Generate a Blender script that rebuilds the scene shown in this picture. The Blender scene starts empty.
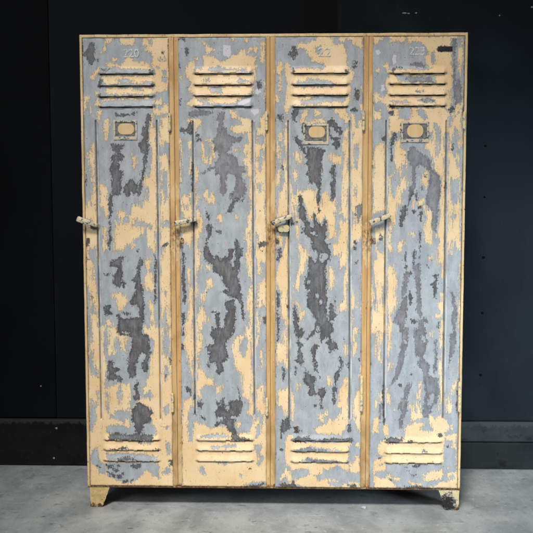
# Old four-door steel locker in front of a dark wall. Wear shapes of each door: c cream coat, g grey coat, d dark bare metal, p mauve primer, w pale patch, h hole in a dark patch
T1 = """
@ 78 30
c 340,38 485,38 487,290 470,320 440,335 420,330 405,345 395,345 410,300 400,270 410,230 398,195 400,150 385,120 360,110 375,85 345,80
g 375,55 395,50 395,75 380,85
g 455,140 470,145 468,172 455,168
g 445,215 470,213 475,245 455,240
g 450,255 470,255 465,278 450,272
g 425,150 442,152 440,166 428,164
g 425,330 475,345 475,385 430,380
g 420,195 432,190 434,214 422,214
c 225,40 300,40 300,75 285,90 255,75 230,75
c 140,40 190,38 185,65 170,70 155,60 150,85 155,105 140,120 135,100 150,80
c 180,150 210,155 208,168 180,165
c 118,115 135,120 125,132
c 150,180 180,175 230,190 250,165 270,140 290,150 300,170 340,170 370,180 385,200 380,215 300,205 250,210 200,195 160,195
c 105,195 125,205 110,225 90,260 70,260 80,235
c 130,240 400,245 405,285 380,290 250,285 150,295 125,270
g 200,268 260,262 300,275 240,284
g 345,276 400,276 400,292 350,290
c 150,310 400,305 400,330 380,345 170,345 150,335
g 290,305 350,305 345,322 300,325
c 95,330 110,330 115,390 130,400 110,412 90,400 100,360
c 130,360 380,358 375,372 250,370 130,378
c 400,380 440,370 450,400 430,405 405,395
c 460,385 487,400 485,440 430,460 400,440 395,415 440,425 460,400
c 30,360 60,350 65,370 45,385 50,430 32,420
c 60,400 80,410 85,450 65,450
c 110,420 130,430 120,480 105,500 105,440
c 145,475 160,470 175,510 165,533 140,533 140,500
c 380,460 400,440 402,533 390,533
c 440,470 487,455 487,533 460,533 450,500
c 20,420 32,430 34,533 20,533
d 65,70 85,75 95,100 85,130 90,160 75,190 60,180 45,140 25,135 30,115 50,105 60,85
d 100,155 115,165 105,172
d 195,440 215,450 240,442 270,450 315,438 300,452 250,462 205,462
d 370,445 390,450 385,490 375,533 360,533 360,500 365,460
d 23,65 30,65 28,110 22,110
d 115,205 170,208 165,218 125,218
d 120,262 136,262 130,290 145,300 120,305 108,300
d 380,215 405,220 400,236 385,230
d 385,285 408,288 402,302 388,300
d 110,345 128,345 128,358 108,360
d 448,115 458,117 455,126 447,124
@ 78 130
c 70,80 90,70 95,100 90,170 95,240 75,250 70,220 55,180 60,130
c 20,20 35,20 40,290 20,280
c 60,260 95,250 98,320 85,330 80,290
c 20,350 50,400 60,380 75,400 80,330 100,330 105,470 100,500 60,480 25,470
c 30,490 110,510 110,533 30,533
c 135,0 160,0 155,60 140,55
c 115,290 150,300 165,380 165,450 150,470 135,420 120,420 115,350
c 385,0 415,0 418,30 420,250 425,300 425,533 385,533 375,500 330,480 300,470 290,510 300,533 195,533 200,490 215,500 215,440 235,430 250,450 275,455 280,410 300,400 340,415 345,380 370,340 380,310 350,300 355,260 385,245 390,150 380,60
c 435,0 492,0 492,70 460,60 445,90 435,70
c 435,140 450,130 480,140 492,170 492,490 470,480 460,500 440,450 440,230
g 455,215 480,225 475,330 485,370 465,390 455,290
c 290,135 305,145 310,180 300,205 285,195 295,175 285,155
g 225,470 270,460 280,490 240,500
g 370,500 395,505 390,533 372,533
g 355,335 378,330 375,360 362,380
d 175,75 250,80 235,105 220,110 225,130 245,135 248,150 230,165 215,175 225,215 245,220 240,250 225,265 235,290 230,340 200,350 185,345 185,440 170,470 165,470 165,440 160,420 170,340 180,320 180,250 170,225 180,180 200,150 180,165 175,155 200,125 180,105
d 170,480 177,500 175,525 165,530
d 270,270 290,265 300,285 320,285 315,335 300,345 285,335 265,355 245,330 250,290
d 345,0 375,0 378,35 370,55 380,75 375,110 370,150 360,200 350,260 335,340 320,350 315,320 335,270 345,200 355,130 335,110 325,85 330,65 350,45 340,20
d 88,394 98,398 90,406
d 44,240 49,250 46,290 40,280
d 205,22 310,27 312,45 290,48 215,42
@ 78 230
c 30,0 105,0 110,40 108,180 105,110 90,95 70,100 60,130 70,150 85,200 80,260 90,280 105,300 108,440 95,430 85,380 75,420 65,410 65,330 55,300 45,310 40,440 50,533 25,533
c 70,450 108,450 108,533 75,533
g 55,110 95,120 90,145 60,140
c 130,0 160,0 150,60 160,100 140,110 130,80
c 200,0 360,0 355,20 330,40 300,50 270,90 240,105 215,110 190,105 195,60
c 365,10 400,0 415,20 410,110 400,120 385,90 385,130 390,165 380,220 395,240 405,250 410,320 385,325 355,310 355,255 370,220 360,180 370,130
c 175,335 235,330 265,370 265,395 240,425 230,425 210,410 200,370
c 385,380 400,400 410,430 415,533 375,533 385,510 405,490 385,470 395,440 380,410
c 155,475 190,495 190,508 150,510
c 285,60 305,70 305,90 290,100
c 440,0 500,0 500,533 485,533 480,450 480,400 465,380 460,420 450,500 440,490 440,180 450,120 460,115 470,75 440,95
g 465,325 478,330 470,355
g 375,95 382,95 384,130 378,160 372,130
d 170,165 205,155 235,135 245,145 235,190 240,235 235,270 255,275 245,310 235,285 225,305 205,305 185,280 195,270 190,240 205,225 215,205 205,195 175,195
d 330,150 345,160 345,190 330,215 335,260 345,310 350,350 355,375 355,490 330,533 205,533 215,480 210,455 220,445 240,470 330,465 325,430 320,400 290,400 275,385 290,360 305,340 305,280 285,265 315,235 315,190
d 145,400 180,400 170,425 190,450 150,455 140,430
d 240,437 280,440 270,452 245,450
d 165,0 175,0 178,40 170,100 162,90 165,40
d 140,235 165,235 160,245
d 22,62 45,60 58,85 40,95 25,90
d 450,80 485,60 475,80 450,90
d 45,145 65,160 40,155
d 410,130 420,160 416,390 410,390
d 70,345 82,350 78,372
d 318,100 328,104 320,118
@ 78 330
c 28,0 507,0 507,533 40,533
g 62,0 75,0 75,60 70,100 85,190 100,200 105,250 90,240 80,200 70,240 60,245 60,60
g 70,370 100,380 100,460 85,510 75,533 60,533 65,450
g 140,0 160,0 165,60 155,120 165,130 195,130 190,60 205,40 225,60 225,110 250,110 260,60 270,40 260,20 220,20 215,0 350,0 355,20 410,60 410,120 390,150 385,230 365,265 360,300 345,310 355,340 385,320 405,355 390,370 360,365 350,370 335,350 330,360 300,400 290,420 275,420 285,330 270,290 235,285 205,285 190,300 150,305 150,270 160,200 140,100
g 215,300 232,295 235,350 220,385 212,340
g 200,430 255,430 275,440 280,460 260,480 250,505 240,490 210,470 165,470 175,450 195,455
g 155,340 165,340 165,450 155,440
g 270,490 290,420 300,420 395,480 390,500 290,500
g 155,515 200,512 280,520 320,500 360,510 370,533 150,533
g 455,0 480,0 475,30 490,40 485,130 470,150 455,120 460,60
g 480,120 500,120 490,180
g 460,180 480,200 475,260 460,270
g 460,410 480,400 485,440 465,450
g 445,512 485,515 470,525
g 105,330 115,330 113,370 105,365
d 215,5 255,20 280,15 280,0 345,0 350,20 375,25 385,80 388,120 375,160 378,190 365,225 352,225 340,180 360,150 360,130 340,120 325,140 320,175 305,190 310,240 295,260 275,255 265,225 265,200 275,185 265,180 265,155 285,90 290,40 255,30 225,22
d 180,150 192,160 190,195 215,200 225,210 195,230 220,245 235,245 235,275 215,275 210,262 195,262 180,270 155,265 165,230 160,200 165,165
d 310,270 320,290 315,320 330,350 325,375 300,370 290,350 305,345 300,300
d 325,375 345,400 385,410 395,440 385,490 340,500 300,490 285,480 290,420 310,400
d 462,235 475,235 468,265
d 490,150 503,160 495,185
@ 78 400
c 40,150 90,140 150,158 230,175 300,170 390,160 440,146 515,150 515,463 50,463
g 155,140 195,130 280,145 300,110 380,120 415,150 420,180 320,195 200,180 160,175
g 200,60 255,60 275,70 280,90 260,110 250,135 240,120 210,100 165,100 175,80 195,85
g 65,310 85,260 105,255 115,320 150,345 150,390 110,395 100,350 75,340
g 155,285 200,280 340,285 425,300 425,325 160,320
g 155,330 420,330 435,360 430,390 440,415 400,405 370,370 330,410 300,430 260,440 210,430 160,400 150,350
g 450,370 490,355 485,390 450,395
g 470,220 490,230 495,290 475,290
g 300,215 350,220 400,215 390,232 340,232
g 70,97 100,97 85,140 75,163 60,163
d 325,5 345,30 385,40 395,70 385,110 350,130 340,175 320,178 305,165 300,120 285,110 290,50 310,30
d 165,180 200,172 255,180 290,185 320,175 330,180 390,180 410,200 390,212 310,215 170,210
d 175,260 205,258 215,248 265,245 270,258 200,265
d 210,312 250,302 300,305 315,318 220,322
d 280,345 345,335 335,360 310,365 280,355
d 150,340 185,345 190,370 165,365
d 190,370 220,365 225,380 200,385
d 185,390 200,400 195,415 180,405
d 205,400 235,395 240,420 215,420
d 235,420 270,430 265,445 240,440
d 212,338 228,350 210,354
d 230,380 245,385 240,400
d 275,430 298,425 290,440
d 100,348 120,342 118,360
d 158,380 175,385 180,410 165,405
d 488,318 512,315 510,350 490,350
d 400,260 430,258 430,270 400,270
d 320,215 345,218 340,228 322,226
"""
T2 = """
@ 174 30
c 145,55 175,70 195,90 215,105 200,120 180,125 185,140 210,140 240,160 270,165 290,150 310,130 335,135 350,110 365,95 380,105 385,130 405,140 440,145 435,165 420,190 440,220 438,260 420,290 420,340 400,350 340,375 330,390 250,395 200,390 150,380 155,400 100,410 75,395 85,370 105,360 80,320 90,280 65,250 60,230 75,180 110,172 118,190 115,215 150,205 165,165 155,140 175,130 165,85
g 180,205 240,195 290,210 380,205 395,225 300,215 200,225
g 190,310 250,300 255,335 200,335
g 150,265 180,262 190,270 160,276
g 345,265 400,268 405,280 340,278
g 125,375 190,365 195,380 150,385
c 380,40 405,42 395,70 375,60
c 465,55 492,60 488,130 480,180 465,170 462,120
c 430,90 445,95 440,120 425,115
c 110,40 128,42 122,55
c 310,38 322,42 315,60
c 110,150 130,148 125,160 112,160
c 425,180 440,190 435,215 422,210
c 30,240 42,245 42,275 30,270
c 480,280 492,290 490,400 482,380
c 295,425 330,440 330,465 380,470 415,480 412,533 320,533 305,520 360,500 355,480 310,465
c 70,480 140,475 150,490 130,520 120,533 110,533 105,500 80,495
c 460,480 492,430 492,533 455,533
g 405,225 420,228 412,236
c 390,130 420,100 405,90
d 58,95 75,100 75,125 62,145 60,130
d 22,42 34,42 34,56 22,56
d 44,46 56,46 56,58 46,58
p 80,440 110,430 190,430 215,445 150,455 100,465 75,455
d 24,180 34,180 34,210 24,210
d 26,370 36,370 36,400 26,400
p 240,440 270,440 268,475 255,490 265,500 260,533 230,533 240,490 228,470
d 35,520 65,525 95,485 98,533 35,533
d 440,275 460,270 470,300 455,320 445,310
w 262,80 300,85 305,135 290,145 262,135
w 340,390 370,372 412,360 405,385 370,400 345,403
w 410,425 450,418 452,440 430,455 415,440
w 432,320 455,312 465,330 445,345 432,338
w 250,225 275,222 280,232 250,234
w 140,402 200,404 200,411 140,411
w 350,222 400,225 400,232 350,232
@ 174 130
c 85,60 95,60 92,200 85,230
c 30,40 40,60 38,200 40,280 30,280
c 150,80 165,75 165,130 185,170 200,120 190,80 180,60 165,60 175,45 205,45 200,65 215,75 215,130 200,180 165,175 148,150
c 160,330 180,320 180,350 195,360 205,330 215,330 215,390 195,385 165,380
c 110,200 125,190 130,240 122,290 125,420 150,470 150,533 112,533 112,290
c 320,105 345,95 345,110 325,120
c 372,80 400,70 400,0 417,0 418,60 418,533 395,533 400,440 408,250 385,240 382,200 370,165 380,140
c 440,0 492,0 492,533 430,533 428,80 440,60
g 445,30 475,25 485,60 465,80 445,70
g 455,110 475,100 475,150 465,190 470,220 450,200 450,150
g 445,290 470,285 470,320 455,330
c 60,350 80,340 90,380 100,440 100,470 60,470 40,430 38,360
g 55,400 75,400 75,425 60,420
c 20,490 60,500 95,500 95,533 30,533
c 235,465 250,460 260,485 245,490
c 325,455 345,465 340,480
p 235,0 280,0 290,20 325,40 365,35 368,45 350,60 315,75 300,110 285,120 310,130 335,150 345,190 375,195 382,220 360,245 380,290 390,305 380,345 345,365 305,370 298,345 325,320 335,280 320,245 290,230 278,270 278,340 262,352 248,335 248,260 240,230 220,240 218,210 185,215 160,235 148,230 180,205 215,195 225,160 240,145 230,110 215,120 215,75 205,55 220,35 232,20
g 240,155 270,125 290,150 280,165 255,170
g 275,270 300,265 300,285 275,285
d 300,340 325,325 340,360 370,345 372,360 330,370 310,365
d 315,375 370,368 368,378 330,385 320,400 305,445 282,442 290,410
d 185,490 200,500 205,533 165,533 175,515
d 35,5 70,15 95,0 100,25 75,20 50,22
d 120,10 140,40 145,55 125,60
d 95,170 104,180 104,330 95,325
d 175,440 190,450 186,480 176,470
@ 174 230
c 60,0 100,0 95,60 85,90 60,70 40,60 45,30
c 70,200 90,210 100,330 105,430 105,533 55,533 55,500 70,480 80,400 75,290
c 110,0 140,0 140,40 130,80 140,160 125,200 122,260 125,340 112,400 112,533 108,533
c 130,175 150,180 155,210 140,200
c 170,190 190,180 190,210 175,205
c 170,270 210,260 205,300 185,310 170,330 165,375 150,385 145,340 165,335 175,300
c 145,400 160,410 160,450 175,470 150,500 140,533 115,533 120,470
c 385,0 418,0 415,270 400,240 385,150 395,90 380,50
c 415,275 422,400 422,533 395,533 405,480 390,420 395,340
c 440,0 495,0 495,190 480,180 465,220 470,240 440,230
c 445,290 480,260 495,280 495,420 480,400 470,380 455,420 440,410
c 440,440 450,460 452,533 438,533
g 455,180 470,170 470,240 455,240
d 185,0 205,0 195,30 180,60 178,90 190,105 195,130 215,145 235,130 245,160 270,145 290,135 290,105 310,100 320,110 315,130 300,180 320,200 325,90 325,65 335,45 350,70 350,95 368,98 365,130 350,150 355,190 340,240 355,290 365,370 375,470 370,480 355,400 335,360 310,365 275,345 250,330 270,315 290,320 255,270 260,250 235,235 205,225 210,195 195,185 165,160 160,135 150,115 165,90 175,60 175,30
d 280,375 325,370 330,420 325,533 230,533 265,510 270,460 285,430 275,395
d 225,440 245,440 245,510 230,520 220,490
d 200,430 240,430 238,438 200,438
d 15,60 35,55 45,95 30,95
d 44,100 55,120 60,180 60,260 65,380 52,390 44,300
d 44,440 58,440 58,500 44,510
d 450,72 495,62 495,85 455,90
d 470,470 490,460 495,510 480,500
d 220,5 255,5 250,15 225,14
d 465,108 475,108 474,118 466,116
@ 174 330
c 55,20 75,0 105,0 105,330 95,300 90,210 75,180 70,130 55,90
c 125,10 150,30 150,80 130,120 140,200 175,250 200,250 220,290 210,305 180,290 150,310 145,350 125,380 118,280 118,80
c 230,310 255,290 260,320 245,345 230,325
c 315,50 350,20 370,40 350,80 345,110 365,140 385,110 395,60 380,30 385,0 420,0 420,340 425,440 405,400 380,360 365,350 365,310 355,230 330,215 325,180 320,130 310,90
c 405,400 420,420 425,480 410,500 395,495 390,460
c 440,20 450,30 450,80 440,70
c 460,110 475,100 475,200 465,200
c 435,330 450,290 475,300 480,360 490,400 495,533 478,533 470,450 455,430 440,430
c 50,370 90,360 105,400 80,430 75,480 75,533 45,533
c 100,533 110,505 150,500 180,515 260,510 290,520 320,533
c 330,500 350,485 360,500 345,525
c 410,510 440,490 455,470 455,500 440,533 410,533
d 200,0 325,0 310,30 290,50 275,70 290,140 280,160 255,175 265,215 245,235 225,225 225,190 215,175 190,175 185,150 190,130 170,90 180,80 215,75 215,50 195,30
d 345,310 355,340 355,370 370,380 360,430 340,460 310,460 295,470 320,500 315,533 295,533 270,490 240,490 230,515 210,515 225,490 255,480 270,465 225,470 215,430 235,420 225,375 240,385 250,410 255,360 265,360 265,390 280,400 275,420 290,430 300,410 290,395 300,380 345,370 348,340
d 60,300 75,295 95,330 90,350 70,325
d 120,385 145,375 160,390 150,420 130,415
d 140,455 160,460 165,475 150,470
d 44,0 55,0 55,30 44,25
d 106,340 120,350 118,370 106,370
d 108,430 120,440 118,455 108,450
d 44,80 56,80 54,110 44,105
d 175,180 195,185 190,200 178,195
@ 174 400
c 40,112 70,90 104,118 130,126 170,140 230,150 300,165 350,172 400,172 425,120 445,100 470,130 508,112 508,472 45,472
g 70,80 105,96 110,130 105,180 100,220 80,218 72,160
g 130,60 330,60 400,70 420,90 420,140 400,170 370,155 350,165 330,160 300,150 250,125 230,145 200,150 170,130 120,125
c 330,130 350,110 360,125 345,145
g 145,190 200,180 290,185 290,198 140,200
g 190,248 250,240 330,238 325,248 260,255 200,256
g 135,360 150,350 165,375 175,395 155,400 140,385
g 350,385 365,400 365,415 350,400
g 430,240 455,230 470,250 460,280 480,310 460,350 445,345 455,310 435,280
g 370,450 430,435 490,435 490,455 440,460 400,458
g 440,150 465,100 465,180 440,200
g 220,325 290,325 270,345 240,335
d 265,96 330,96 315,130 330,160 350,195 410,205 410,215 300,212 310,180 295,160 290,130
d 220,125 250,110 280,100 290,130 250,125 225,145
d 250,283 258,283 258,291 250,291
d 50,455 75,462 70,472 50,470
d 390,455 480,440 490,450 430,465 330,472 330,465
d 390,365 405,362 402,374
d 140,92 165,96 160,106
"""
T3 = """
@ 270 30
c 240,60 245,40 270,33 495,33 495,105 480,100 465,85 440,75 430,50 410,45 395,70 405,100 410,140 415,190 445,230 440,260 425,290 430,330 420,400 400,410 110,410 100,430 90,450 75,420 80,380 90,340 95,300 85,260 80,200 80,180 110,180 118,210 170,205 280,210 295,190 270,175 225,170 220,150 200,130 195,110 175,95 150,100 150,70 165,65 185,75
g 330,35 370,35 370,60 400,70 395,78 340,85 335,65
g 235,95 270,85 280,110 270,135 245,120
g 130,300 150,270 190,280 250,262 330,275 350,290 330,300 250,305 150,310
g 230,385 240,350 400,350 400,380 370,385 300,378 250,395
g 165,375 240,370 240,395 170,400
g 200,262 260,262 280,280 190,285
c 45,180 60,165 70,180 60,240 60,320 50,330 50,240 35,240 32,210
c 30,350 45,360 45,390 30,385
c 185,430 200,425 205,460 180,470 200,490 290,470 300,500 240,500 165,500 165,470
c 240,425 275,430 270,460 245,460
c 335,420 400,410 410,440 420,490 400,500 390,480 375,470 365,450 340,445
c 435,440 450,450 450,533 430,533
c 485,290 495,300 495,340 485,330
c 480,400 498,395 498,533 465,533 470,490 490,470
c 85,470 95,470 95,533 85,533
d 120,95 135,90 150,130 130,145 125,160 115,150 100,130 105,115 120,115
d 445,175 465,165 460,200 440,200 455,185
d 445,350 455,310 470,320 480,350 465,375 450,370
d 430,430 450,410 460,425 475,430 440,440
d 110,460 130,420 155,420 150,450 135,470 140,490 120,480
d 45,450 70,450 65,490 45,470
d 120,210 133,210 130,230 120,228
d 395,210 415,215 418,232 400,232
d 170,500 185,500 185,533 165,533
d 305,490 330,475 360,500 370,533 350,533 335,505 318,520 310,533
@ 270 130
c 75,0 95,0 100,460 60,470 38,460 38,380 50,330 70,305 80,280 72,200 80,150 70,80
c 40,60 50,90 55,230 50,300 38,300
c 45,20 65,10 65,60 50,60
c 125,130 155,120 170,170 165,190 145,170
c 125,205 150,230 150,265 135,270 125,240
c 108,290 120,310 130,360 128,440 110,440
c 130,380 150,320 180,330 205,310 240,330 255,380 270,400 275,350 300,330 320,370 330,380 345,370 355,390 355,420 345,450 350,490 330,533 310,533 310,490 290,470 270,490 250,470 240,440 230,470 220,490 210,470 200,440 185,400 165,350 150,350 145,440 155,480 150,490 135,470
c 395,20 418,0 418,300 415,360 415,470 400,480 370,440 385,380 385,300 390,210 390,160 395,120 380,180 320,160 310,140 330,125 345,145 375,140 385,100 390,60
c 375,470 400,490 418,470 418,533 370,533
c 320,145 385,130 385,160 350,180 325,160
c 445,0 498,0 498,533 430,533 430,70 440,60
g 445,90 470,80 475,120 465,160 470,200 450,210
g 450,300 465,290 465,340 450,370
g 435,440 445,470 445,500 432,520
d 125,40 145,30 165,60 185,100 190,125 175,125 160,95 135,60
d 195,90 280,95 290,115 280,135 275,180 278,210 272,260 270,310 265,340 268,390 265,440 255,445 250,390 248,345 255,320 250,300 235,285 210,280 205,255 190,240 205,220 205,200 190,180 200,165 190,145 200,130
p 208,180 260,175 268,205 255,225 235,215 215,205
p 240,100 275,120 275,165 250,170 235,150
d 330,180 350,190 348,215 345,250 352,290 345,350 330,380 318,370 328,340 325,310 322,290 335,270 330,240 320,240 318,225 328,205
d 150,350 170,350 175,400 190,430 195,480 215,500 215,533 170,533 185,510 180,485 155,470 150,420 158,390
d 230,450 240,445 245,480 275,510 290,475 302,480 303,533 240,533 230,500
d 325,70 370,50 375,75 355,105 340,90
d 310,0 322,0 322,25 345,45 365,35 380,50 350,60 325,50 312,30
d 365,0 380,0 380,30 365,35
d 178,0 190,0 190,60 182,60
d 60,193 70,195 68,210 60,206
p 460,400 490,393 492,450 480,470 478,495 465,490 455,450
d 100,490 145,490 140,500 105,505
@ 270 230
c 40,0 98,0 98,533 85,533 80,480 62,470 60,420 40,330 38,200 55,160 65,100 40,70
g 70,0 90,0 88,50 75,90 66,60
g 40,320 60,330 60,500 45,533 40,533
g 60,440 75,480 72,533 58,533
c 150,70 165,90 200,110 205,150 195,180 185,220 170,230 155,300 145,320 135,300 145,270 155,200 160,150
c 145,390 160,400 165,430 185,440 175,470 160,495 150,470 160,440
c 120,330 130,380 118,410 115,350
c 140,0 160,0 160,40 145,50
c 310,220 320,195 340,210 345,300 325,315 315,290
c 310,0 345,0 340,40 310,45
c 330,75 355,70 370,60 380,0 415,0 415,430 400,430 395,300 405,200 390,190 370,210 370,160 380,120 345,135 335,120
c 365,400 385,380 400,390 400,430 370,435
c 430,0 498,0 498,30 470,60 445,70 430,90
c 435,400 445,330 460,350 455,400 445,440 450,533 435,533
c 485,230 497,220 497,533 488,533 492,400
c 465,380 475,390 470,410
d 170,0 300,0 302,40 290,55 300,70 315,75 312,95 325,140 320,165 305,160 310,130 280,120 270,175 300,160 295,230 305,270 300,330 305,370 300,430 310,480 330,500 340,533 230,533 245,480 230,460 215,430 195,400 200,340 210,320 190,310 180,280 185,260 200,240 205,190 205,145 225,145 240,170 255,130 245,110 220,100 220,60 200,35
h 215,10 245,10 245,28 220,24
h 195,268 208,268 206,290 192,282
h 245,340 262,350 260,365 247,358
h 265,378 280,380 276,396 266,394
h 258,150 268,120 278,125 268,170
h 240,525 255,505 275,525 262,533
d 315,390 345,400 350,350 340,440 355,455 340,480 320,490 310,460 318,430
d 125,395 140,400 142,440 155,480 150,500 165,533 130,533 122,470
d 38,100 60,95 60,140 50,165 38,160
d 36,320 50,340 52,390 45,430 52,470 48,510 36,520
d 20,30 35,40 35,80 20,80
d 445,60 460,55 460,75 448,75
d 448,90 460,92 458,108 448,104
d 92,400 104,400 104,430 92,430
d 450,170 465,165 465,178 452,180
d 35,0 60,5 90,2 90,8 40,14
@ 270 330
c 40,75 60,70 75,0 95,0 98,150 90,200 80,190 65,165 55,180 40,180
c 38,340 55,310 80,320 98,300 98,430 90,470 80,455 75,430 45,400 38,390
c 112,330 130,350 130,440 122,480 112,480
c 145,290 155,290 155,325 148,320
c 385,290 405,250 418,270 418,460 400,490 385,470 360,500 360,533 240,533 260,510 300,500 315,475 325,500 340,480 350,500 360,470 375,440 380,415 350,400 375,380 365,340
c 260,455 300,435 300,455 285,470 290,490 270,485
c 300,265 315,250 330,280 320,300 305,285
c 392,75 410,85 410,130 400,140
c 440,0 460,0 455,60 465,70 455,110 440,140
c 480,200 495,170 500,190 498,290 470,260
c 440,400 465,320 490,320 498,480 495,533 475,533 465,480 445,450
d 135,10 165,0 185,15 165,35 155,60 178,75 165,100 175,130 180,165 165,188 145,170 130,160 150,140 145,115 155,95 140,70 148,50
d 185,45 210,30 220,5 250,0 240,20 215,45 195,55
d 265,0 330,0 325,40 335,60 355,75 360,100 335,110 320,118 310,85 300,65 310,45 290,40 275,70 262,60 268,30
d 220,85 240,70 260,85 245,110 240,160 228,170 225,130 215,115
d 225,175 255,170 250,200 258,225 240,215
d 185,195 200,225 210,240 230,245 245,250 240,290 235,310 250,335 270,310 290,305 300,330 290,350 275,360 260,350 235,345 215,352 203,335 208,300 195,290 178,280 178,240
d 268,365 278,370 278,410 268,425
d 335,330 330,310 345,290 345,240 360,210 375,180 370,150 368,130 380,140 382,160 395,170 388,190 375,210 370,230 365,250 358,280 360,300 350,340 345,375 350,390 338,398 332,370
d 68,200 80,200 80,250 75,275 66,250
d 130,195 142,195 138,240 132,236
d 260,240 272,240 270,255 262,255
d 408,165 420,170 418,200 408,196
d 392,48 400,48 398,60
d 235,400 246,398 244,410 236,410
d 38,0 50,0 48,50 40,60
d 62,490 75,480 90,500 105,470 108,520 80,533 58,533
d 470,150 480,150 478,165
d 135,515 150,525 145,533 135,533
@ 270 400
c 80,210 100,185 120,190 120,210 200,225 330,225 430,215 435,235 415,250 420,300 405,335 420,345 420,370 400,375 370,355 350,350 310,375 290,365 280,385 310,440 330,450 290,455 270,430 220,440 215,400 210,370 175,365 130,375 115,370 90,340 80,300
g 130,270 170,255 220,245 300,258 380,265 370,272 150,276
g 170,325 200,305 260,320 340,318 370,328 180,332
c 85,370 110,380 118,430 90,430 85,400 60,430 50,420
c 60,440 120,435 200,400 230,390 240,410 310,420 380,440 420,450 420,472 230,472 130,450 60,460
g 240,400 300,395 330,420 260,425
g 300,435 350,430 400,445 380,460 320,455
c 440,340 455,320 455,290 490,310 480,340 490,370 470,390 430,380 425,330
c 455,225 475,230 475,250 455,245
c 440,96 490,96 490,170 475,170 450,110
c 240,150 260,140 300,130 318,105 330,130 340,110 375,96 418,96 418,110 400,160 380,185 330,180 270,180 240,170
c 415,430 470,440 490,450 490,470 415,472
c 487,380 498,380 498,450 487,450
d 120,210 135,200 150,195 170,200 215,190 220,205 260,210 320,200 400,205 420,195 440,200 440,220 420,228 390,218 280,220 230,218 170,220 150,228 130,222
d 65,100 75,110 95,90 105,100 105,150 85,165 60,155 58,135 75,125
d 55,170 66,170 66,210 55,205
d 415,135 430,120 438,160 420,175 410,170
d 125,145 150,140 145,160 155,170 140,172
d 50,450 80,440 100,450 130,430 140,460 100,470 70,465
d 410,450 450,445 470,455 440,465
d 55,260 75,262 72,270 56,268
d 155,165 172,160 168,172
p 190,310 240,308 290,320 370,320 380,330 250,328 190,326
p 130,262 210,250 240,258 300,262 300,270 150,274
"""
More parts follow.
